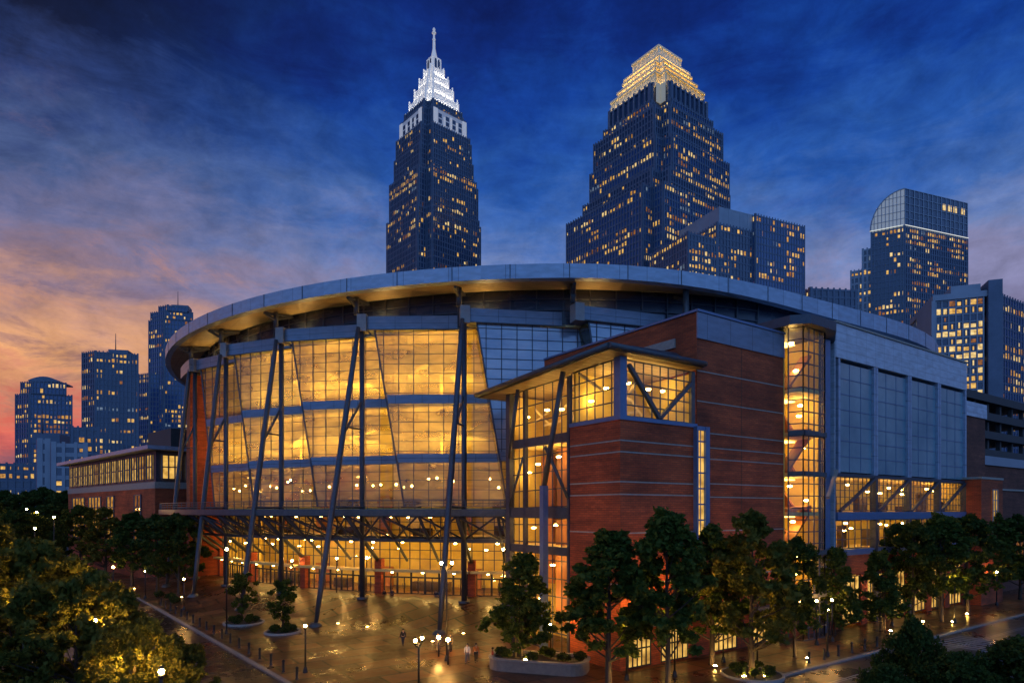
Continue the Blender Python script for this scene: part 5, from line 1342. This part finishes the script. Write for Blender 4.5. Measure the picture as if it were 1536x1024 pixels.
# small trees in beds on the plaza
tree('E', gp(363, 932), 'small round plaza tree, the left one of two, beside the tall lamp', 1.0, None, 1.02)
tree('E', gp(424, 946), 'small round plaza tree, the right one of two, standing in a low bed', 1.0, None, 1.0)
def bed(px, py, r, label, n):
    p = gp(px, py); bd = MB(); bd.lathe(p, [(r + .25, -.25), (r + .25, .22), (r, .22), (r, .05)], 20); o = bd.build('planting_bed', 'kerb_stone'); tag(o, label, 'planting bed')
    s_ = MB(); s_.face([p + Vector((r * math.cos(2 * math.pi * k / 20), r * math.sin(2 * math.pi * k / 20), .12)) for k in range(20)]); s_.build('soil', 'soil', o)
    for k in range(n):
        a = k * 6.28 / n + .3; shrub(k % 2, p + Vector((r * .6 * math.cos(a), r * .6 * math.sin(a), .1)), 'low shrub in the planting bed around ' + label.split(' around ')[-1], .8, 'shrubs around ' + label.split(' around ')[-1])
bed(366, 934, 2.2, 'low round planting bed around the left small plaza tree', 6)
bed(424, 948, 1.8, 'low round planting bed around the right small plaza tree', 5)
p = gd(1128, 54.0); bed_px = 1128
bd = MB(); bd.lathe(p, [(2.6, -.2), (2.6, .16), (2.4, .16), (2.4, .04)], 20); o = bd.build('planting_bed', 'kerb_stone'); tag(o, 'low round planting bed under the golden-lit tree on the right pavement', 'planting bed')
s_ = MB(); s_.face([p + Vector((2.4 * math.cos(2 * math.pi * k / 20), 2.4 * math.sin(2 * math.pi * k / 20), .1)) for k in range(20)]); s_.build('soil', 'soil', o)
for k in range(7): shrub(k % 2, p + Vector((1.5 * math.cos(k * .9), 1.5 * math.sin(k * .9), .08)), 'low shrub in the bed under the golden-lit tree', .75, 'shrubs under the golden-lit tree')
for (px, py) in ((238, 896), (256, 899), (262, 905)): shrub(0, gp(px, py), 'low lit shrub at the left kerb beneath the nearest kerb trees', 1.1, 'shrubs at the left kerb')

# ================================================================== lamps
def make_lamp(h, twin=False, r=.2, mat='lamp_globe', pole=.07):
    o = thing('street_lamp', 'lamp', 'street lamp')
    b = MB(); b.lathe((0, 0, 0), [(.0, .5), (.12, .5), (.17, .3), (.22, .08), (.22, -.1)], 10); b.build('base', 'black_metal', o)
    b = MB(); b.tube([(0, 0, .4), (0, 0, h - r - .12)], [pole * 1.2, pole], 8)
    if twin: b.tube([(-.5, 0, h - r - .25), (0, 0, h - r - .5), (.5, 0, h - r - .25)], .045, 6)
    b.build('pole', 'black_metal', o)
    for x in ((-.5, .5) if twin else (0,)):
        b = MB(); b.lathe((x, 0, h - r - .2), [(0, .0), (.1, .0), (.16, .14), (.1, .2), (0, .2)], 8); b.build('collar', 'black_metal', o)
        b = MB(); b.lathe((x, 0, h), [(0.001, -r), (r * .7, -r * .7), (r, 0), (r * .7, r * .7), (.001, r)], 12); b.build('globe', mat, o)
        b = MB(); b.lathe((x, 0, h + r * .86), [(.18 * r / .2, 0), (.12, .07), (.02, .16)], 8); b.build('cap', 'black_metal', o)
    return o
def lamp(pos, h, label, twin=False, r=.13, rot=0, group='street lamps around the plaza', mat='lamp_globe'):
    o = make_lamp(h, twin, r, mat); o.location = pos; o.rotation_euler.z = rot; o['label'] = label; o['group'] = group; return o
lamp(at(628, 47, gh(*at(628, 47).xy)), 4.45, 'nearest street lamp, its thick dark pole cut by the bottom edge, double globe', True, .13, 1.2)
lamp(gp(458, 1008), 4.05, 'short single-globe street lamp by the kerb, right of the two small trees')
lamp(gp(276, 914), 4.3, 'short street lamp at the left kerb in front of the nearest kerb tree')
lamp(gp(218, 897), 4.3, 'short street lamp half hidden by the second kerb tree')
lamp(gp(340, 950), 9.6, 'tall thin lamp post left of the small plaza trees', False, .15)
lamp(gp(505, 913), 7.2, 'plaza lamp beside the raking mast, the left one of the pair before the doors', False, .16)
lamp(gp(550, 906), 6.6, 'plaza lamp right of the raking mast, the right one of the pair before the doors', False, .16)
lamp(gp(670, 990), 9.1, 'tall thin twin-headed lamp post in the middle of the plaza', True, .15, .2)
lamp(gp(438, 905), 6.4, 'plaza lamp by the doors, seen through the masts behind the right small tree', False, .16)
lamp(gd(755, 80), 5.6 + 1.5, 'plaza lamp behind the planter tree at the arena doors', False, .16)
lamp(gd(818, 66), 4.6, 'lamp between the planter tree and the brick corner, by the blue column', False, .16)
lamp(gp(1241, 984), 4.45, 'street lamp nearest the right kerb, in front of the stair tower')
lamp(gp(1495, 907), 4.9, 'single bright street lamp on the far right pavement')
lamp(gd(1338, 77), 5.2, 'street lamp half hidden beside the small pointed tree near the shop windows')
lamp(gd(1345, 86), 3.9, 'smaller lamp just right of the one beside the pointed tree')
lamp(gd(1248, 68), 4.4, 'lamp glinting behind the small pointed tree right of the stair tower')
lamp(gd(1136, 56.5), 7.6, 'lamp hidden inside the golden-lit street tree', False, .16, mat='lamp_globe_bright')
lamp(gd(1012, 53.5), 6.6, 'lamp hidden among the leaves of the tall tree in front of the brick corner', False, .18, mat='lamp_globe_bright')
lamp(gd(1432, 79), 5.4, 'lamp under the yellow-lit tree of the clump', mat='lamp_globe_bright')
lamp(gd(826, 60), 3.2, 'low lamp between the stone planter and the brick corner', mat='lamp_globe_bright')
lamp(gd(940, 52.3), 4.2, 'lamp half hidden by the tree beside the stone planter', mat='lamp_globe_bright')
lamp(gd(1085, 58.5), 4.6, 'lamp behind the golden-lit tree at the foot of the brick wall', mat='lamp_globe_bright')
lamp(gd(1225, 66), 4.6, 'lamp at the foot of the stair tower behind the street tree')
lamp(at(242, 27.5, 0), zat(1006, 27.5), 'lamp among the leaves at the bottom left edge, lighting the foreground trees', False, .12, mat='lamp_globe_bright')
lamp(at(36, 34.6, 0), zat(900, 34.6), 'added unseen lamp in the upper leaves of the big corner tree', False, .10, mat='lamp_globe_bright')  # this and the next two are added, hidden in leaves to light them
lamp(at(142, 32, 0), zat(930, 32), 'added unseen lamp in the leaves of the tree right of the corner tree', False, .10, mat='lamp_globe_bright')
lamp(at(150, 38, 0), 9.6, 'added tall lamp buried in the foliage beside the corner tree', False, .14, mat='lamp_globe_bright')
lamp(at(196, 30, 0), 7.0, 'lamp glowing gold inside the low tree at the bottom left', False, .13, mat='lamp_globe_bright')
lamp(at(60, 46, 0), 10.5, 'added tall lamp buried in the foliage of the two corner trees', False, .14, mat='lamp_globe_bright')  # another added lamp, unseen, that brightens the corner foliage
for px, py, d, lb in ((40, 763, 150, 'far lamp above the trees, left one of the far group'), (55, 768, 140, 'far lamp, the middle of the far group at left'), (81, 775, 130, 'brightest far lamp above the left tree row'), (52, 792, 120, 'lowest far lamp among the left trees'), (170, 850, 112, 'lamp under the left kerb trees near the wing')):
    lamp(at(px, d, 0), zat(py, d), lb, False, .2)
# recessed uplights in the plaza and low bollard lights
def ground_light(p, label, mat='lamp_ground', grp='ground lights in the plaza'):
    o = thing('ground_light', label, 'ground light', tuple(p), grp)
    b = MB(); b.lathe(p, [(.25, -.1), (.25, .05), (.17, .06)], 12); b.build('rim', 'black_metal', o)
    b = MB(); b.lathe(p, [(.17, .05), (.13, .09), (.001, .11)], 12); b.build('lens', mat, o)
ground_light(gp(507, 935), 'small ground light left of the mast base at the centre of the plaza'); ground_light(gp(551, 940), 'small ground light in line with the right plaza lamp')
ground_light(gp(695, 950), 'small ground light right of the tall twin lamp'); ground_light(gp(649, 962), 'small ground light at the foot of the raking mast, beside the standing man')
for px, d, dx, lb in ((913, 50.5, .9, 'added small uplight at the trunk of the tree beside the stone planter'), (1002, 49.5, .9, 'small uplight at the trunk of the tall street tree'), (1128, 54, .8, 'small uplight in the bed of the golden-lit tree'), (1128, 54, -1.0, 'second small uplight in the bed of the golden-lit tree, left of its trunk'),  # most of these uplights are added to warm the leaves from below
                      (1068, 57.5, 0, 'added small uplight by the street tree hard against the brick wall'), (1320, 74, .7, 'added small uplight by the pointed tree at the shop windows'), (1412, 80, .8, 'added small uplight under the yellow-lit tree of the clump'), (1370, 80, .6, 'added small uplight under the first tree of the clump'), (1452, 86, -.8, 'added small uplight under the tallest tree of the clump'), (1192, 60.5, .8, 'added small uplight by the tree at the foot of the stair tower')):
    q_ = gd(px, d) + Vector((dx, -.9, .08)); ground_light(q_, lb, 'lamp_uplight', 'uplights at the right-hand trees')
q_ = pl_pt(-1.0, -.9, .84); ground_light(q_, 'added small uplight among the shrubs of the stone planter', 'lamp_uplight', 'uplights at the right-hand trees')  # added to light the planter tree
for px, py, lb in ((268, 895, 'nearest'), (198, 882, 'third'), (158, 869, 'fourth')): ground_light(gp(px, py) + Vector((1, -1, .08)), 'added small uplight at the %s tree of the left kerb row' % lb, 'lamp_ground', 'added uplights at the left kerb trees')  # uplights added to brighten the kerb trees
def bollard_light(p, h, label):
    o = thing('bollard_light', label, 'bollard light', tuple(p), 'bollard lights on the plaza')
    b = MB(); b.tube([p + Vector((0, 0, -.1)), p + Vector((0, 0, h - .3))], .07, 8); b.build('post', 'black_metal', o)
    b = MB(); b.lathe(p + Vector((0, 0, h - .15)), [(.001, -.17), (.14, -.12), (.17, 0), (.12, .14), (.001, .17)], 10); b.build('globe', 'lamp_globe', o)
bollard_light(gp(658, 984), 2.0, 'low bollard light in front of the man standing by the mast base'); bollard_light(gp(672, 996), 2.4, 'low bollard light at the tall twin lamp, nearer of two')

# ================================================================== bollards
def make_bollard():
    b = MB(); b.lathe((0, 0, 0), [(.15, -.1), (.15, .06), (.1, .1), (.1, .88), (.13, .92), (.13, .98), (.06, 1.06), (.001, 1.08)], 10); o = b.build('bollard', 'black_metal', keep=True); return o
bo = make_bollard(); first = True; ORD = 'first second third fourth fifth sixth seventh eighth ninth tenth eleventh twelfth thirteenth fourteenth fifteenth sixteenth seventeenth eighteenth'.split()
def bollards(pts, lab, grp):
    global first
    for i, p in enumerate(pts):
        o = bo if first else bo.copy()
        if not first: col.objects.link(o)
        first = False; o.location = p; tag(o, lab % ORD[i], 'bollard', grp)
pts = []
for s_ in [4.5 - i * 3.1 for i in range(18)]:
    q_ = KL(s_, 1.0); pts.append(Vector((q_.x, q_.y, gh(q_.x, q_.y))))
bollards(pts, 'black bollard on the left kerb, %s counted from the near end', 'bollards along the left kerb')
bollards([W(16.5 + i * 2.5, VR + 1.1) for i in range(10)], 'black bollard on the right kerb, %s counted from the near end', 'bollards along the right kerb')

# ================================================================== people
def make_person(label, pos, face_deg, pose, skin, shirt, legs, hair, hgt=1.75, skirt=False):
    o = thing('person', label, 'person', tuple(pos), 'people on the plaza'); o.rotation_euler.z = R(face_deg); s = hgt / 1.75
    st = {'stand': 0.0, 'walk': .26, 'stride': .34}[pose]; wd_ = .10
    J = {'pel': (0, 0, .96), 'wst': (0, 0, 1.10), 'chs': (0, .01, 1.32), 'nk0': (0, .0, 1.47), 'nk': (0, .01, 1.53), 'hd0': (0, .02, 1.60), 'hd1': (0, .025, 1.68), 'hd2': (0, .02, 1.74)}
    E = [('pel', 'wst'), ('wst', 'chs'), ('chs', 'nk0'), ('nk0', 'nk'), ('nk', 'hd0'), ('hd0', 'hd1'), ('hd1', 'hd2')]
    RD = {'pel': (.15, .11), 'wst': (.135, .10), 'chs': (.16, .11), 'nk0': (.075, .07), 'nk': (.055, .055), 'hd0': (.075, .085), 'hd1': (.082, .1), 'hd2': (.055, .065)}
    for sd, sg in (('l', 1), ('r', -1)):
        f = st * sg; a = -st * sg * .8
        J.update({'hip' + sd: (.1 * sg, 0, .9), 'kn' + sd: (.105 * sg, f * .55 + .03, .5), 'an' + sd: (.11 * sg, f - (.05 if f < 0 else 0), .09 + (.05 if f < 0 else 0)), 'to' + sd: (.12 * sg, f + .16, .04),
                  'sh' + sd: (.19 * sg, 0, 1.42), 'el' + sd: (.25 * sg, a * .35 - .03, 1.13), 'wr' + sd: (.26 * sg, a * .8 + .05, .88), 'pm' + sd: (.26 * sg, a * .85 + .07, .80)})
        E += [('pel', 'hip' + sd), ('hip' + sd, 'kn' + sd), ('kn' + sd, 'an' + sd), ('an' + sd, 'to' + sd), ('chs', 'sh' + sd), ('sh' + sd, 'el' + sd), ('el' + sd, 'wr' + sd), ('wr' + sd, 'pm' + sd)]
        RD.update({'hip' + sd: (.095, .095), 'kn' + sd: (.06, .06), 'an' + sd: (.042, .045), 'to' + sd: (.04, .03), 'sh' + sd: (.06, .06), 'el' + sd: (.043, .043), 'wr' + sd: (.03, .028), 'pm' + sd: (.034, .02)})
        for k, (dx, ln, dy) in enumerate(((-.024, .07, .03), (-.008, .08, .01), (.008, .076, -.008), (.022, .062, -.026))):
            n1, n2 = 'f%d%s' % (k, sd), 'g%d%s' % (k, sd); pm = J['pm' + sd]
            J[n1] = (pm[0] + dx * .2, pm[1] + dy * 1.1, pm[2] - ln * .6); J[n2] = (pm[0] - .012 * sg, pm[1] + dy * 1.15 + .012, pm[2] - ln * 1.15)
            E += [('pm' + sd, n1), (n1, n2)]; RD[n1] = (.0085, .0085); RD[n2] = (.0065, .0065)
        pm = J['pm' + sd]; J['t' + sd] = (pm[0] - .01 * sg, pm[1] + .05, pm[2] + .005); E.append(('wr' + sd, 't' + sd)); RD['t' + sd] = (.009, .009)
    def skinned(name, keys, grow, mat, par=None, sub=1):
        ks = [k for k in J if k in keys]; ix = {k: i for i, k in enumerate(ks)}
        me = bpy.data.meshes.new(name); me.from_pydata([Vector(J[k]) * s for k in ks], [(ix[a], ix[b_]) for a, b_ in E if a in ix and b_ in ix], [])
        me.materials.append(M[mat]); ob = bpy.data.objects.new(name, me); col.objects.link(ob); ob.parent = par or o
        me.attributes
        md = ob.modifiers.new('skin', 'SKIN'); md.use_smooth_shade = True
        sv = me.skin_vertices[0].data if me.skin_vertices else None
        if sv is None:
            import bmesh
            bm = bmesh.new(); bm.from_mesh(me); bm.verts.layers.skin.verify(); bm.to_mesh(me); bm.free(); sv = me.skin_vertices[0].data
        for k in ks:
            g = grow(k) if callable(grow) else grow
            sv[ix[k]].radius = ((RD[k][0] + g) * s, (RD[k][1] + g) * s)
        rk = 'pel' if 'pel' in ix else ks[0]
        for k in ks: sv[ix[k]].use_root = (k == rk)
        sb = ob.modifiers.new('smooth', 'SUBSURF'); sb.levels = sub; sb.render_levels = sub
        return ob
    body = skinned('body', set(J), 0.0, skin)
    tops = {'wst', 'chs', 'nk0', 'pel', 'shl', 'shr', 'ell', 'elr', 'wrl', 'wrr'}
    skinned('shirt', tops, lambda k: .018 if k[:2] not in ('nk', 'wr') else .008, shirt)
    skinned('trousers', {'pel', 'hipl', 'hipr', 'knl', 'knr', 'anl', 'anr'}, .02, legs)
    for sd in ('l', 'r'): 
        b = MB(); an = Vector(J['an' + sd]) * s; to = Vector(J['to' + sd]) * s; b.tube([an + Vector((0, -.09, -.055 * s)), an + Vector((0, 0, -.03)), to + Vector((0, -.03, .01)), to + Vector((0, .05, -.005))], [.035, .055, .05, .03], 8)
        sh = b.build('shoe', 'black_metal'); sh.parent = o
    b = MB(); hc = Vector((0, .005, 1.70)) * s
    for i in range(5):
        pass
    prof = [(.102, -.06), (.112, .0), (.1, .055), (.065, .092), (.001, .108)]
    b.lathe(hc + Vector((0, -.012, 0)), [(r_ * s, z_ * s) for r_, z_ in prof], 12)
    if skirt: b.tube([hc + Vector((0, -.07, .02)), hc + Vector((0, -.10, -.12)), hc + Vector((0, -.09, -.24))], [.08, .085, .04], 8)
    hr = b.build('hair', hair); hr.parent = o
    b = MB(); b.tube([Vector((0, .105, 1.66)) * s, Vector((0, .135, 1.645)) * s], [.012, .018], 6)
    for sg in (-1, 1): b.lathe(Vector((.098 * sg, .01, 1.655)) * s, [(.001, -.03), (.018, -.015), (.02, .015), (.001, .03)], 6)
    fc = b.build('face_feature', skin); fc.parent = body
    b = MB()
    for sg in (-1, 1): b.lathe(Vector((.034 * sg, .108, 1.683)) * s, [(.001, -.01), (.012, 0), (.001, .01)], 6)
    ey = b.build('eye', 'hair_dark'); ey.parent = body
    return o
for px, py, fd, pose, sk, sh_, lg, hr, lb, hh, sk2 in (
    (576.5, 902, 160, 'stand', 'skin', 'cloth_black', 'cloth_black', 'hair_dark', 'person in dark clothes before the arena doors, left one of a pair', 1.75, False),
    (588, 901, 200, 'stand', 'skin', 'cloth_navy', 'cloth_black', 'hair_brown', 'long-haired person in dark clothes before the doors, right one of a pair', 1.7, True),
    (654, 904, 10, 'walk', 'skin', 'cloth_navy', 'cloth_denim', 'hair_brown', 'person in navy walking to the doors behind the raking mast, left one of a couple', 1.75, False),
    (660.5, 904, -10, 'walk', 'skin_dark', 'cloth_denim', 'cloth_navy', 'hair_dark', 'person in blue walking to the doors behind the raking mast, right one of a couple', 1.78, False),
    (604.5, 968, 30, 'walk', 'skin', 'cloth_black', 'cloth_navy', 'hair_dark', 'person in black walking alone left of the mast base', 1.75, False),
    (657.5, 976, 175, 'stand', 'skin', 'cloth_grey', 'cloth_khaki', 'hair_dark', 'man in grey top and khaki trousers standing behind a bollard light at the mast base', 1.85, False),
    (676, 976, 140, 'stand', 'skin', 'cloth_khaki', 'cloth_black', 'hair_brown', 'person in a khaki top beside the tall twin lamp', 1.7, False),
    (701, 994, 175, 'walk', 'skin', 'cloth_white', 'cloth_grey', 'hair_dark', 'person in a pale shirt and grey trousers walking nearest the planter', 1.8, False),
    (714, 992, 190, 'walk', 'skin', 'cloth_orange', 'cloth_black', 'hair_dark', 'person in an orange top walking beside the one in the pale shirt', 1.7, True),
    (739, 999, 100, 'walk', 'skin_dark', 'cloth_red', 'cloth_black', 'hair_dark', 'person in dark red passing the end of the stone planter', 1.7, False)):
    make_person(lb, gp(px, py), fd, pose, sk, sh_, lg, hr, hh, sk2)
